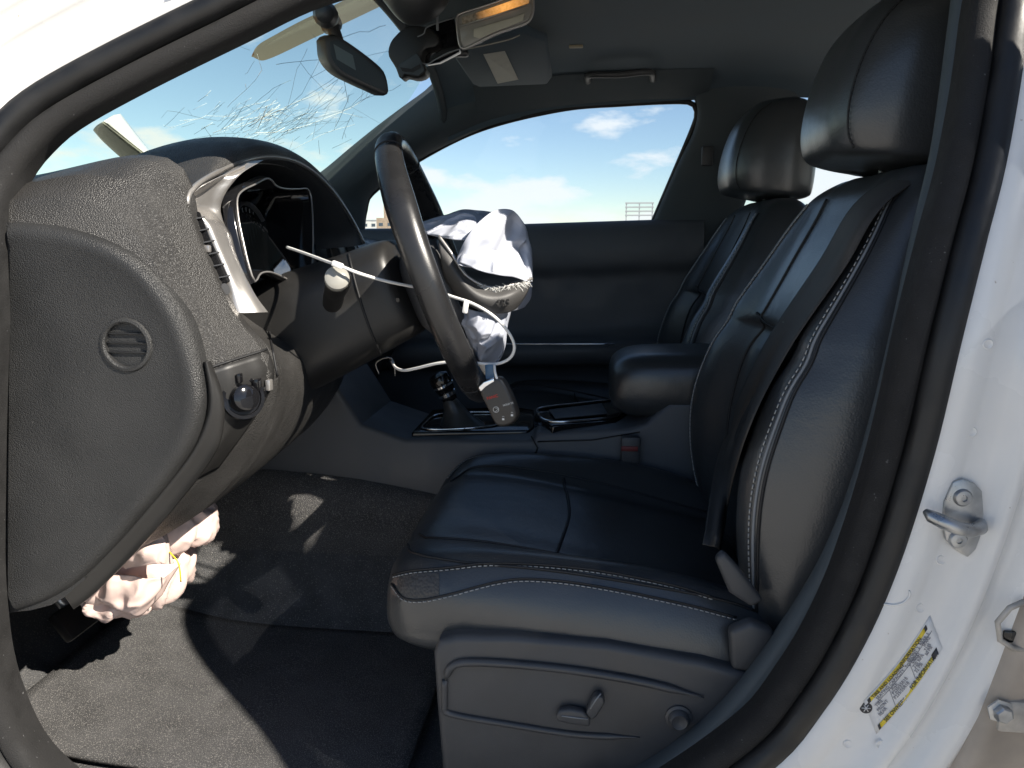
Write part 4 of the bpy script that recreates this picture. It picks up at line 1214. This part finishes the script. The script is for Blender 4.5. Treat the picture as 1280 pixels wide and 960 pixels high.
# bin tray with bright outline
tr = [top(*p, 0.662) for p in [(668, 518), (676, 508), (762, 498), (780, 488), (790, 505), (784, 518), (770, 526), (690, 532)]]
prism('tray', tr, (0, 0, -0.03), M['gloss'], con, 0.004)
tube('chrome_outline', cr([top(*p, 0.664) for p in [(672, 515), (682, 509), (760, 500), (778, 492), (784, 500), (778, 514), (764, 522), (690, 527)]], 50, True), 0.0028, M['chrome'], con, 6, True)
prism('tray_door', [top(*p, 0.6655) for p in [(686, 513), (752, 505), (760, 518), (694, 524)]], (0, 0, 0.002), M['plastic'], con, 0.001)
# armrest lid
S = []
for x, z0, z1, w in ((0.035, 0.705, 0.755, 0.075), (0.045, 0.685, 0.776, 0.098), (0.08, 0.672, 0.792, 0.112), (0.16, 0.668, 0.797, 0.115), (0.3, 0.668, 0.797, 0.115), (0.42, 0.68, 0.787, 0.11)):
    zc = (z0+z1)/2; h_ = (z1-z0)/2
    S.append([V(x, 0+math.copysign(abs(math.cos(a))**0.5, math.cos(a))*w, zc+math.copysign(abs(math.sin(a))**0.6, math.sin(a))*h_) for a in [2*PI*k/20 for k in range(20)]])
tag(loft('armrest', S, M['leather'], con, True, True, 48, 24, 70), 'padded black armrest lid')
box('belt_buckle', at(788, 565, -0.135), (0.035, 0.020, 0.06), M['plastic'], con, 0.005)
box('buckle_button', at(787, 561, -0.147), (0.030, 0.004, 0.009), M['redbtn'], con, 0.0015)
tube('panel_handle', cr([at(474, 468, -0.14), at(470, 454, -0.14), at(484, 447, -0.14), at(492, 452, -0.14), at(494, 470, -0.14)], 20), 0.0014, M['silver'], con, 5)

# ---- seats
def build_seat():
    seat = empty('driver_seat'); seat.parent = car
    y0 = -0.38
    # backrest
    S = []
    st = [  # z, x of middle front, bolster rise, thickness, half width, shift
        (0.46, 0.235, 0.000, 0.12, 0.215), (0.52, 0.222, 0.010, 0.14, 0.250), (0.58, 0.220, 0.030, 0.165, 0.262), (0.66, 0.232, 0.055, 0.18, 0.270), (0.74, 0.246, 0.066, 0.185, 0.272),
        (0.82, 0.264, 0.060, 0.18, 0.268), (0.862, 0.281, 0.049, 0.175, 0.264, 0.277), (0.876, 0.270, 0.047, 0.175, 0.262, 0.281), (0.90, 0.276, 0.044, 0.17, 0.258), (0.97, 0.306, 0.026, 0.155, 0.242), (1.03, 0.334, 0.014, 0.135, 0.222), (1.065, 0.350, 0.006, 0.10, 0.195), (1.085, 0.372, 0.0, 0.06, 0.16), (1.09, 0.390, 0.0, 0.02, 0.12)]
    for z, xm, b_, t, hw, *rest in st:
        xo = rest[0] if rest else {0.90: 0.288, 0.97: 0.312}.get(z, xm)
        half = [(0.0, xm), (0.30*hw, xm), (0.50*hw, xm-0.004), (0.60*hw, (xm+xo)/2-0.30*b_-0.002), (0.74*hw, xo-0.88*b_), (0.86*hw, xo-b_), (0.96*hw, xo-0.70*b_+0.008), (1.02*hw, xo+0.012), (1.03*hw, xo+0.40*t), (0.99*hw, xo+0.78*t), (0.84*hw, xo+t), (0.4*hw, xo+1.05*t)]
        loop = [V(x, y0+s_, z) for s_, x in half]+[V(xo+1.05*t, y0, z)]+[V(x, y0-s_, z) for s_, x in reversed(half[1:])]
        S.append(loop)
    back = loft('backrest', S, M['leather'], seat, True, True, 120, 70, 75)
    # cushion
    S = []
    st = [  # x, z middle top, bolster rise, z bottom, half width
        (-0.262, 0.548, 0.000, 0.535, 0.16), (-0.258, 0.575, 0.000, 0.512, 0.215), (-0.240, 0.595, 0.002, 0.500, 0.245), (-0.205, 0.606, 0.006, 0.495, 0.262), (-0.14, 0.604, 0.014, 0.492, 0.270),
        (-0.05, 0.590, 0.026, 0.490, 0.274), (0.05, 0.572, 0.036, 0.488, 0.276), (0.13, 0.555, 0.038, 0.485, 0.274), (0.20, 0.540, 0.030, 0.482, 0.268), (0.27, 0.525, 0.010, 0.48, 0.255)]
    for x, zc, b_, zb, hw in st:
        half = [(0.0, zc), (0.35*hw, zc), (0.54*hw, zc-0.004), (0.63*hw, zc+0.30*b_), (0.76*hw, zc+0.90*b_), (0.87*hw, zc+b_-0.002), (0.965*hw, zc+0.55*b_-0.016), (1.01*hw, zc-0.040), (1.0*hw, (zc-0.04)*0.35+zb*0.65), (0.95*hw, zb+0.004), (0.6*hw, zb)]
        half = [(s_, max(z, zb)) for s_, z in half]
        S.append([V(x, y0+s_, z) for s_, z in half]+[V(x, y0, zb)]+[V(x, y0-s_, z) for s_, z in reversed(half[1:])])
    cush = loft('cushion', S, M['leather'], seat, True, True, 120, 60, 75)
    # headrest
    S = []
    hst = [(1.090, 0.330, 0.455, 0.085), (1.095, 0.306, 0.474, 0.112), (1.106, 0.294, 0.482, 0.124), (1.15, 0.289, 0.486, 0.129), (1.20, 0.296, 0.486, 0.128), (1.25, 0.313, 0.483, 0.122), (1.28, 0.333, 0.476, 0.114), (1.298, 0.356, 0.463, 0.100), (1.306, 0.385, 0.445, 0.075)]
    for z, xf, xr, hy in hst:
        xc, hx = (xf+xr)/2, (xr-xf)/2
        loop = []
        for k in range(28):
            a = 2*PI*k/28
            ca, sa_ = math.cos(a), math.sin(a)
            q = lambda v, e: math.copysign(abs(v)**e, v)
            fx = q(ca, 0.50)*hx
            yy = q(sa_, 0.50)*hy*(1-0.16*max(0, ca))
            loop.append(V(xc+fx+(0.022*(sa_**2) if ca < 0 else 0), y0+yy, z+(0.012*(ca < 0)*abs(ca) if z < 1.12 else 0)))
        S.append(loop)
    head = loft('headrest', S, M['leather'], seat, True, True, 80, 50, 75)
    for s_ in (-0.06, 0.06):
        tube('headrest_post', [V(0.41, y0+s_, 1.04), V(0.405, y0+s_, 1.12)], 0.0065, M['chrome'], seat, 10)
    return seat, back, cush, head
seat, back, cush, head = build_seat()
tag(seat, 'black leather driver seat with grey contrast stitching')
BT, QT, HT = bvh(back), bvh(cush), bvh(head)
def side_copy(path, y0=-0.38):
    return [V(p.x, 2*y0-p.y, p.z) for p in path]
def rib(tree, pts, off=0.001, n=80):
    """a line over a seat surface, dropped on it from the front or from above."""
    out = []
    for p, d_ in pts:
        h = tree.ray_cast(p, d_)
        if h[0] is not None:
            nn = h[1] if h[1].dot(d_) < 0 else -h[1]
            out.append(h[0]+nn*off)
    return cr(out, n) if len(out) > 2 else None
DX = V(1, 0, 0); DZ = V(0, 0, -1)
def back_line(pts, off=0.0008):
    return rib(BT, [(V(-0.6, -0.38+s_, z), DX) for s_, z in cr_pairs(pts)], off)
def cush_line(pts, off=0.0008):
    return rib(QT, [(V(x, -0.38+s_, 1.5), DZ) for x, s_ in cr_pairs(pts)], off)
def cr_pairs(pts):
    return [(p.x, p.y) for p in cr([(a, b_, 0) for a, b_ in pts], 40)]
for s_ in (-1, 1):
    l1 = back_line([(s_*0.150, 1.06), (s_*0.172, 1.0), (s_*0.188, 0.9), (s_*0.196, 0.8), (s_*0.198, 0.7), (s_*0.192, 0.6), (s_*0.18, 0.53)])
    kk = s_*(1.0 if s_ < 0 else 0.90)          # the far bolster's seam sits on its crest
    edge_ = lambda d_, off: back_line([(kk*(0.182+d_), 1.055), (kk*(0.208+d_), 1.0), (kk*(0.232+d_), 0.9), (kk*(0.245+d_), 0.8), (kk*(0.248+d_), 0.7), (kk*(0.241+d_), 0.6), (kk*(0.220+d_), 0.53)], off)
    l2 = edge_(0.008, 0.0008)
    l3 = back_line([(s_*0.095, 1.06), (s_*0.105, 0.98), (s_*0.120, 0.90), (s_*0.150, 0.84), (s_*0.155, 0.74), (s_*0.145, 0.64), (s_*0.135, 0.55)])
    for l in (l2, l3):
        if l: tube('seam', l, 0.0020, M['seam'], seat, 6)
    if l2:
        l4, l5 = edge_(0.0, 0.0012), edge_(0.004, 0.0008)
        if l4: dashes('stitching', l4, M['stitch'], seat, 0.005, 0.0024, 0.0009)
        if l5: tube('piping', l5, 0.0018, M['piping'], seat, 6)
    c1 = cush_line([(-0.235, s_*0.120), (-0.20, s_*0.165), (-0.1, s_*0.172), (0.0, s_*0.170), (0.1, s_*0.165), (0.2, s_*0.16)])
    c2 = cush_line([(-0.245, s_*0.150), (-0.22, s_*0.215), (-0.16, s_*0.242), (-0.05, s_*0.248), (0.08, s_*0.250), (0.20, s_*0.24)])
    for l in (c1, c2):
        if l: tube('seam', l, 0.0018, M['seam'], seat, 6)
    if c2 and s_ > 0:
        dashes('stitching', [p+V(0, 0.006*s_, -0.0004) for p in c2], M['stitch'], seat)
        dashes('stitching', [p+V(0, -0.006*s_, 0.0014) for p in c2], M['stitch'], seat)
for l in (back_line([(-0.15, 0.885), (-0.08, 0.868), (0, 0.862), (0.08, 0.868), (0.15, 0.885)]), cush_line([(-0.045, -0.165), (-0.035, -0.08), (-0.03, 0), (-0.035, 0.08), (-0.045, 0.165)])):
    if l: tube('seam', l, 0.0024, M['seam'], seat, 6)
hl_ = []
for s_ in (-0.098, 0.098):
    l = rib(HT, [(V(-0.3, -0.38+s_, z), DX) for z in (1.112, 1.13, 1.16, 1.19, 1.22, 1.25, 1.275, 1.29)], 0.0006)
    if l:
        tube('seam', l, 0.0013, M['seam'], seat, 5)
        dashes('stitching', [p+V(0.0, 0.003*math.copysign(1, s_), 0) for p in l], M['seam'], seat)

# side valance with switches (driver seat, door side)
yv = -0.672
vo = [(541, 818), (548, 802), (570, 796), (640, 796), (760, 806), (880, 828), (962, 852), (970, 900), (960, 960), (900, 1040), (560, 1040), (552, 960), (545, 880)]
val = prism('side_valance', [at(*p, yv) for p in vo], (0, 0.03, 0), M['plastic'], seat, 0.009, 4)
tag(val, 'black plastic side panel of the driver seat with adjuster switches')
ro = cr([at(*p, yv-0.003) for p in [(557, 850), (566, 832), (600, 828), (700, 836), (800, 852), (880, 872)]], 40)
tube('valance_ridge', ro, [0.001]+[0.005]*34+[0.004, 0.003, 0.002, 0.0015, 0.001], M['plastic'], seat, 8)
ro2 = cr([at(*p, yv-0.001) for p in [(556, 850), (556, 880), (562, 892), (640, 906), (720, 918), (800, 922)]], 40)
tube('valance_ridge', ro2, [0.004]*34+[0.004, 0.003, 0.002, 0.0015, 0.001, 0.0006], M['plastic'], seat, 8)
sw = prism('slide_switch', [at(*p, yv-0.002) for p in [(695, 889), (700, 882), (712, 880), (728, 883), (738, 891), (738, 902), (718, 900), (697, 896)]], (0, -0.011, 0), M['plastic'], seat, 0.0035, 3)
tag(sw, 'horizontal seat slide switch')
rs_ = prism('recline_switch', [at(*p, yv-0.002) for p in [(732, 884), (741, 865), (747, 861), (754, 863), (756, 871), (746, 888), (740, 892)]], (0, -0.014, 0), M['plastic'], seat, 0.0035, 3)
tag(rs_, 'slanted seat recline switch')
tube('switch_edge', [at(*p, yv-0.0135) for p in [(702, 895), (718, 897), (735, 899)]], 0.0009, M['piping'], seat, 5)
tube('switch_edge', [at(*p, yv-0.0165) for p in [(738, 886), (744, 876), (751, 867)]], 0.0009, M['piping'], seat, 5)
kb0 = at(848, 896, yv)
lathe('lumbar_switch', [(0, 0), (0.0155, 0), (0.0155, -0.003), (0.0125, -0.0045), (0.0115, -0.009), (0.009, -0.012), (0.005, -0.010), (0, -0.0095)], kb0, (0, 1, 0), M['plastic'], seat, 26)
# hinge cover between cushion and backrest
hcov = prism('hinge_cover', [at(*p, -0.668) for p in [(912, 790), (940, 778), (968, 790), (972, 838), (940, 842), (915, 838)]], (0, 0.02, 0), M['plastic'], seat, 0.006, 3)
prism('side_bracket', [at(*p, -0.655) for p in [(894, 700), (905, 690), (925, 712), (955, 752), (940, 760), (912, 742)]], (0, 0.015, 0), M['plastic'], seat, 0.005, 3)
# sun on the front corner, painted in as lighter leather
wr = []
for k in range(6):
    wr.append([drop(QT, 497+52*i/7, 718+ (8 if i < 1 else 0) + k*6.0 - 2.0*i/7, 0.0008) for i in range(8)])
if all(p is not None for r_ in wr for p in r_):
    patch('sunlit_patch', wr, M['sunlit'], seat, 20, 14, 0.0)
for path in ([(492, 722), (515, 717), (560, 713), (610, 708), (680, 710), (760, 719), (840, 735), (890, 750)], [(490, 733), (505, 750), (530, 752), (565, 745), (620, 731), (665, 727), (740, 735), (850, 757), (920, 775)]):
    tl = trace(QT, path, 0.0014, 90)
    dashes('stitching', tl, M['stitch'], seat)
    tube('seam', [p+V(0, 0.001, 0.003) for p in tl], 0.0014, M['seam'], seat, 5)

# passenger seat: the same seat, mirrored in place beside it
ps = empty('passenger_seat'); ps.parent = car
ps.location = (0, 0.76, 0)
tag(ps, 'black leather passenger seat beyond the console')
skip = ('side_valance', 'valance_ridge', 'slide_switch', 'recline_switch', 'switch_edge', 'lumbar_switch', 'hinge_cover', 'side_bracket', 'sunlit_patch')
for ch in [c for c in seat.children]:
    nm = ch.name.split('.')[0]
    if nm in skip or ch.parent != seat: continue
    k = ch.copy()
    COL.objects.link(k)
    k.parent = ps

# seat belt across the driver seat
bl = [((1190, 60, -0.62), 0.020), ((1150, 150, -0.63), 0.021), ((1118, 230, -0.64), 0.022), ((1085, 320, -0.645), 0.024), ((1040, 440, -0.625), 0.024), ((1000, 520, -0.60), 0.024), ((955, 610, -0.575), 0.024), ((905, 690, -0.56), 0.022)]
rows = []
for c_, w in ((V(0.52, -0.42, 1.13), 0.016), (V(0.45, -0.50, 1.105), 0.020)):
    rows.append([c_+V(-w, -0.004, -0.2*w), c_+V(-w*0.4, -0.006, 0), c_+V(w*0.4, 0.0, 0), c_+V(w, 0.012, 0.2*w)])
for px, py, w in ((1106, 250, 15), (1046, 338, 16), (972, 450, 16), (920, 566, 15), (892, 684, 14)):
    row = []
    for f_ in (-1, -0.35, 0.35, 1):
        q = drop(BT, px+w*f_, py+w*f_*0.25, 0.009)
        row.append(q if q is not None else at(px+w*f_, py+w*f_*0.25, -0.60))
    rows.append(row)
belt = patch('seat_belt', rows, M['web'], car, 12, 50, 0.0014)
tag(belt, 'dark webbing of the driver seat belt hanging over the seat')
tongue = prism('belt_tongue', [at(*p, -0.60) for p in [(912, 712), (936, 708), (956, 750), (936, 756)]], (0, 0.008, 0), M['plastic'], car, 0.003)
# inner pillar trim behind the seat
rows = []
for px, py in ((1262, -60), (1248, 60), (1232, 180), (1205, 300), (1175, 440), (1135, 590), (1085, 720), (1020, 830), (930, 940), (820, 1020), (700, 1070)):
    a = at_ap(px, py)
    rows.append([a+V(-0.005, 0.045, 0), a+V(-0.022, 0.050, 0), a+V(-0.020, 0.075, 0), a+V(0.02, 0.14, 0), a+V(0.10, 0.16, 0)])
tag(patch('pillar_inner_trim', rows, M['trim'], car, 16, 50, 0.0), 'dark inner trim of the door pillar behind the driver seat')

# ---- rear-view mirror
mc = at(446, 82, 0.0)
mu = (at(482, 116, 0.02)-at(410, 48, -0.02))
mh = [(407, 50), (413, 44), (424, 45), (450, 62), (476, 83), (484, 96), (487, 116), (482, 120), (468, 114), (446, 104), (424, 92), (410, 74)]
def mp_(px, py, o=0.0): return at(px, py, -0.02+0.0006*(px-446)+o)
mirror = prism('rear_view_mirror', [mp_(*p) for p in cr_pairs(mh+[mh[0]])[:-1]], (-0.03, 0.028, 0.006), M['plastic'], car, 0.006, 3)
tag(mirror, 'black rear-view mirror hanging from the windscreen')
gl_ = [(413, 52), (424, 51), (448, 68), (474, 89), (481, 98), (483, 113), (470, 109), (448, 99), (428, 88), (415, 72)]
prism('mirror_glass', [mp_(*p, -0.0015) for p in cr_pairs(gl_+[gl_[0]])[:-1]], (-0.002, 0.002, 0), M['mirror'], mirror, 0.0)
prism('painted_reflection', [mp_(*p, -0.0022) for p in [(417, 55), (441, 69), (445, 88), (421, 74)]], (-0.0004, 0.0004, 0), M['mrefl'], mirror, 0.0)  # painted-on reflection, lighter than the glass
tube('mirror_stem', cr([mp_(424, 58, 0.025), mp_(418, 40, 0.02), mp_(411, 24, 0.03), gl(404, 14, 0.004) or mp_(404, 14, 0.06)], 16), [0.012]*4+[0.020]*6+[0.022]*4+[0.016]*2, M['plastic'], mirror, 14)

# ---- overhead console hanging loose, lamp, visor
oc = empty('overhead_console'); oc.parent = car
tag(oc, 'torn down overhead console with amber lit reading lamp')
yo = -0.06
S = []
for px, py, r_ in ((470, -44, 0.048), (500, -12, 0.054), (528, -10, 0.054), (552, -24, 0.048), (566, -44, 0.035)):
    c_ = at(px, py, -0.12)
    S.append([c_+V(0, math.cos(a)*r_, math.sin(a)*r_*0.9) for a in [2*PI*k/16 for k in range(16)]])
loft('console_shell', S, M['plastic'], oc, True, True, 40, 24, 60)
hook = [(498, 40), (512, 32), (534, 34), (548, 44), (546, 58), (530, 62), (527, 76), (533, 90), (520, 97), (505, 94), (500, 99), (494, 84), (485, 68), (488, 52)]
prism('broken_bracket', [at(*p, yo) for p in cr_pairs(hook+[hook[0]])[:-1]], (0.0, 0.04, 0.0), M['shroud'], oc, 0.005, 3)
prism('bracket_tip', [at(*p, yo-0.006) for p in [(499, 80), (520, 66), (524, 70), (531, 88), (523, 95), (505, 92), (502, 98), (496, 86)]], (0, 0.006, 0), M['trim'], oc, 0.002)
prism('bracket_slot', [at(*p, yo-0.008) for p in [(500, 84), (514, 86), (525, 80), (526, 84), (515, 90), (503, 89)]], (0, 0.003, 0), M['seam'], oc, 0.0)
prism('console_back', [at(*p, yo+0.03) for p in [(520, 40), (566, 20), (575, 62), (548, 76), (530, 80)]], (0, 0.03, 0), M['gloss'], oc, 0.004)
lampo = [(571, 22), (576, 17), (610, 6), (650, -8), (664, -10), (667, 8), (664, 22), (655, 30), (620, 42), (582, 60), (575, 57), (572, 40)]
lamp = prism('reading_lamp', [at(*p, yo-0.02) for p in lampo], (0.0, 0.035, 0.006), M['lens'], oc, 0.004, 2)
tube('lamp_rim', cr([at(*p, yo-0.022) for p in lampo], 60, True), 0.0022, M['silver'], oc, 6, True)
prism('amber_lens', [at(*p, yo-0.0225) for p in [(577, 22), (610, 11), (650, -3), (662, -5), (661, 4), (620, 18), (578, 32)]], (0, 0.002, 0), M['amber'], oc, 0.0)
tube('lens_divider', [at(*p, yo-0.024) for p in [(574, 33), (620, 19), (662, 5)]], 0.0016, M['silver'], oc, 6)
lens2 = [(592, 36), (640, 22), (656, 16), (654, 26), (618, 40), (600, 48), (592, 46)]
prism('lamp_cover', [at(*p, yo-0.0235) for p in lens2], (0, 0.002, 0), M['card'], oc, 0.001)
tube('lamp_wire', cr([at(*p, yo) for p in [(580, 60), (560, 66), (545, 74), (534, 80), (526, 78)]], 24), 0.0012, M['piping'], oc, 5)
tube('lamp_wire', cr([at(*p, yo) for p in [(578, 62), (600, 58), (635, 50), (650, 44)]], 24), 0.0014, M['lens'], oc, 5)
tube('lamp_wire', cr([at(*p, yo) for p in [(522, 46), (530, 42), (534, 34), (556, 26), (570, 22)]], 24), 0.0012, M['piping'], oc, 5)
tube('hanging_strap', cr([at(*p, yo-0.03) for p in [(545, -30), (546, 5), (547, 38)]], 10), 0.0024, M['piping'], oc, 6)

vis = prism('sun_visor', [at(*p, y) for p, y in (((560, 62), 0.10), ((655, 40), 0.10), ((684, 52), 0.16), ((690, 98), 0.40), ((684, 106), 0.44), ((598, 110), 0.44), ((590, 104), 0.42))], (0, 0.0, 0.018), M['headliner'], car, 0.006, 3)
tag(vis, 'dark passenger sun visor with a pale label')
VT = bvh(vis)
lb = [drop(VT, *p, 0.001) for p in [(604, 67), (631, 63), (648, 99), (622, 104)]]
if all(p is not None for p in lb):
    mesh_obj('visor_label', lb, [(0, 1, 2, 3)], M['card'], vis, 0)
box('visor_clip', at(575, 67, 0.06), (0.035, 0.02, 0.012), M['plastic'], vis, 0.005)
HTL = bvh(hl)
q = drop(HTL, 720, 57, 0.002)
if q is not None: box('lining_button', q, (0.032, 0.012, 0.006), M['beige'], car, 0.002)
gh = [drop(HTL, *p, o_) for p, o_ in (((735, 100), 0.004), ((738, 84), 0.02), ((775, 80), 0.026), ((812, 80), 0.02), ((816, 98), 0.004))]
if all(p is not None for p in gh): tube('grab_handle', cr(gh, 24), 0.008, M['plastic'], car, 10)

# ---- rear door, swung open out of view on the right (it shades the seat)
rdo = empty('open_rear_door'); rdo.parent = car
tag(rdo, 'open rear door beside the pillar')
hx, hy = 0.480, -0.800
od = V(math.cos(R(-80)), math.sin(R(-80)), 0)
on_ = V(-od.y, od.x, 0)
def dq(s_, z, o_=0.0): return V(hx, hy, z)+od*s_+on_*o_
prism('door_skin', [dq(*p) for p in [(0.0, 0.30), (0.95, 0.30), (1.0, 0.6), (1.0, 1.06), (0.0, 1.04)]], on_*0.10, M['paint'], rdo, 0.02)
wfr = cr([dq(*p, 0.05) for p in [(-0.02, 1.03), (-0.015, 1.25), (0.0, 1.40), (0.12, 1.44), (0.225, 1.40), (0.33, 1.19), (0.42, 1.08)]], 40)  # outline shaped for the shade it casts on seat and carpet
tube('window_frame', wfr, 0.022, M['rubber'], rdo, 8)
mesh_obj('window_pane', [dq(*p, 0.05) for p in [(-0.02, 1.03), (-0.015, 1.25), (0.0, 1.40), (0.12, 1.44), (0.225, 1.40), (0.33, 1.19), (0.42, 1.08)]], [tuple(range(7))], M['tint'], rdo, 0)

# ------------------------------------------------------------------ loose things
# white cable tie from the cluster round the wheel
cp_ = [(359, 309, -0.455), (385, 318, -0.50), (412, 328, -0.555), (422, 331, -0.575), (450, 342, -0.57), (485, 352, -0.54), (520, 359, -0.51), (545, 364, -0.50), (566, 371, -0.505), (592, 380, -0.515), (618, 396, -0.515), (636, 416, -0.505), (643, 434, -0.495), (637, 448, -0.49), (620, 455, -0.49), (598, 454, -0.50), (575, 452, -0.50), (548, 454, -0.49), (522, 460, -0.47), (505, 463, -0.45), (494, 459, -0.42), (490, 451, -0.38)]
tie = tube('cable_tie', cr([at(*p) for p in cp_], 160), 0.0021, M['cord'], None, 8)
tag(tie, 'long white plastic cable tie looped from the instruments round the steering wheel', 'cable tie')
box('tie_head', at(422, 331, -0.578), (0.014, 0.006, 0.007), M['cord'], tie, 0.0015, Matrix.Rotation(R(20), 3, 'Y'))
box('tie_tab', at(582, 384, -0.515), (0.007, 0.005, 0.016), M['cord'], tie, 0.0015, Matrix.Rotation(R(10), 3, 'Y'))

fob = empty('key_fob', at(622, 535, -0.50))
tag(fob, 'dark key fob with red panic button hanging from the white tie below the steering wheel', 'key fob')
def fo(px, py, o_=0.0):
    return at(px, py, -0.51-0.0001*(px-622)+o_)-fob.location
fo_px = [(598, 484), (606, 478), (618, 472), (626, 474), (636, 490), (643, 508), (646, 520), (640, 530), (628, 534), (618, 530), (608, 510), (600, 494)]
prism('fob_body', [fo(*p) for p in cr_pairs(fo_px+[fo_px[0]])[:-1]], (0.004, 0.016, 0), M['fob'], fob, 0.005, 3)
prism('chrome_cap', [fo(*p, -0.001) for p in [(597, 484), (604, 477), (616, 472), (619, 477), (608, 484), (601, 491)]], (0.0, 0.018, 0), M['chrome'], fob, 0.002)
tx, ty = (fo(634, 491)-fo(610, 498)).normalized(), (fo(611, 483)-fo(616, 498)).normalized()
text('panic_text', 'PANIC', 0.0055, fo(609, 500, -0.0006), tx, ty, M['red'], fob, 'LEFT', 0.0003)
text('printed_text', 'HOLD 2X', 0.0035, fo(629, 508, -0.0006), tx, ty, M['whiteprint'], fob, 'LEFT', 0.0003)
def fring(px, py, r_, nm):
    c_ = fo(px, py, -0.0008)
    tube(nm, [c_+tx*math.cos(2*PI*k/16)*r_+ty*math.sin(2*PI*k/16)*r_ for k in range(16)], 0.0004, M['whiteprint'], fob, 4, True)
fring(620, 512, 0.0038, 'start_symbol')
tube('start_symbol', [fo(619, 515, -0.001), fo(623, 511, -0.001), fo(619, 510, -0.001)], 0.0004, M['whiteprint'], fob, 4)
for px, py in ((629, 524), (640, 519)):
    box('lock_symbol', fo(px, py, -0.0006), (0.0030, 0.0006, 0.0026), M['whiteprint'], fob, 0.0)
    c_ = fo(px, py-2.5, -0.0008)
    tube('lock_symbol', [c_+V(math.cos(a)*0.0012, 0, math.sin(a)*0.0014) for a in [PI*k/8 for k in range(9)]], 0.0003, M['whiteprint'], fob, 4)
tube('key_loop', cr([fo(622, 476, 0.002), fo(619, 466, 0.004), fo(618, 456, 0.01)], 8), 0.0018, M['cord'], fob, 6)
prism('fob_tag', [fo(*p, 0.01) for p in [(606, 456), (617, 456), (618, 472), (607, 474)]], (0, 0.002, 0), mat('blue_tag', (0.06, 0.14, 0.24), 0.4), fob, 0.0006)

# ------------------------------------------------------------------ far surroundings beyond the passenger window
def far_at(px, dist): 
    d_ = ray(px, 300); d_ = V(d_.x, d_.y, 0).normalized()
    return V(CAM.x, CAM.y, 0)+d_*dist
def building(px, dist, w, h, m, label, roof=None):
    c_ = far_at(px, dist)
    e = empty('far_building', (c_.x, c_.y, 0))
    tag(e, label, 'building')
    box('wall', (0, 0, h/2), (w, w*0.6, h), M[m], e, 0.0)
    if roof == 'gable':
        prism('roof', [V(-w/2-0.4, -w*0.32, h+0.02), V(w/2+0.4, -w*0.32, h+0.02), V(0, -w*0.32, h+w*0.22)], (0, w*0.64, 0), M['b3'], e, 0.0)
    elif roof == 'tower':
        prism('tower', [V(-w*0.12, -w*0.12, h), V(w*0.12, -w*0.12, h), V(w*0.12, w*0.12, h), V(-w*0.12, w*0.12, h)], (0, 0, h*0.7), M[m], e, 0.0)
        prism('spire', [V(-w*0.13, -w*0.13, h*1.7), V(w*0.13, -w*0.13, h*1.7), V(0, -w*0.13, h*2.15)], (0, w*0.26, 0), M['b3'], e, 0.0)
    else:
        box('roof', (0, 0, h+0.25), (w*1.03, w*0.63, 0.5), M['b3'], e, 0.0)
    nwin = max(int(w/4), 2)
    for r_ in range(max(int(h/3.5), 1)):
        for k in range(nwin):
            box('window', (-w/2+(k+0.5)*w/nwin, -w*0.3-0.05, 2.0+r_*3.4), (w/nwin*0.45, 0.1, 1.5), M['bw'], e, 0.0)
building(470, 420, 13, 11, 'b2', 'pale block at the left corner of the passenger window')
building(484, 400, 9, 12, 'b1', 'brown far building with a small tower beside the steering wheel rim', 'tower')
building(499, 430, 12, 10, 'b1', 'low brown gabled far building behind the steering wheel rim', 'gable')
building(805, 300, 12, 7.4, 'b2', 'white far shed at the right end of the passenger window sill')
# sign gantry
c_ = far_at(798, 260)
g = empty('sign_gantry', (c_.x, c_.y, 0)); tag(g, 'skeletal roof sign frame far beyond the passenger window', 'sign frame')
for k in range(3):
    box('post', (-4.2+4.2*k, 0, 6.5), (0.35, 0.35, 13), M['b3'], g, 0.0)
for k in range(4):
    box('beam', (0, -0.2, 9+1.3*k), (9.2, 0.25, 0.45), M['b3'], g, 0.0)
# a few far trees
def far_tree(px, dist, h, label):
    c_ = far_at(px, dist)
    e = empty('far_tree', (c_.x, c_.y, 0)); tag(e, label, 'tree', 'far trees on the skyline')
    tube('trunk', [V(0, 0, 0), V(0.1, 0, h*0.5)], [0.4, 0.2], M['bark'], e, 7)
    rr = random.Random(int(px))
    vs, fs = [], []
    for k in range(420):
        a, b_, r_ = rr.uniform(0, 2*PI), rr.uniform(-1, 1), rr.random()**0.5
        p = V(math.cos(a)*math.sqrt(1-b_*b_)*h*0.36*r_, math.sin(a)*math.sqrt(1-b_*b_)*h*0.36*r_, h*0.62+b_*h*0.36*r_)
        u_ = V(rr.uniform(-1, 1), rr.uniform(-1, 1), rr.uniform(-1, 1)).normalized(); v_ = u_.orthogonal()
        s_ = h*0.05
        i = len(vs)
        vs += [p-u_*s_, p+v_*s_, p+u_*s_, p-v_*s_]; fs.append((i, i+1, i+2, i+3))
    mesh_obj('crown', vs, fs, M['leaf'], e, 0, False)
for px, d_, h, lab in ((771, 330, 8.5, 'small dark tree on the skyline left of the sign frame'), (822, 300, 9.5, 'taller dark tree on the skyline right of the sign frame'), (690, 420, 7.5, 'low far tree on the skyline in the middle of the passenger window')):
    far_tree(px, d_, h, lab)
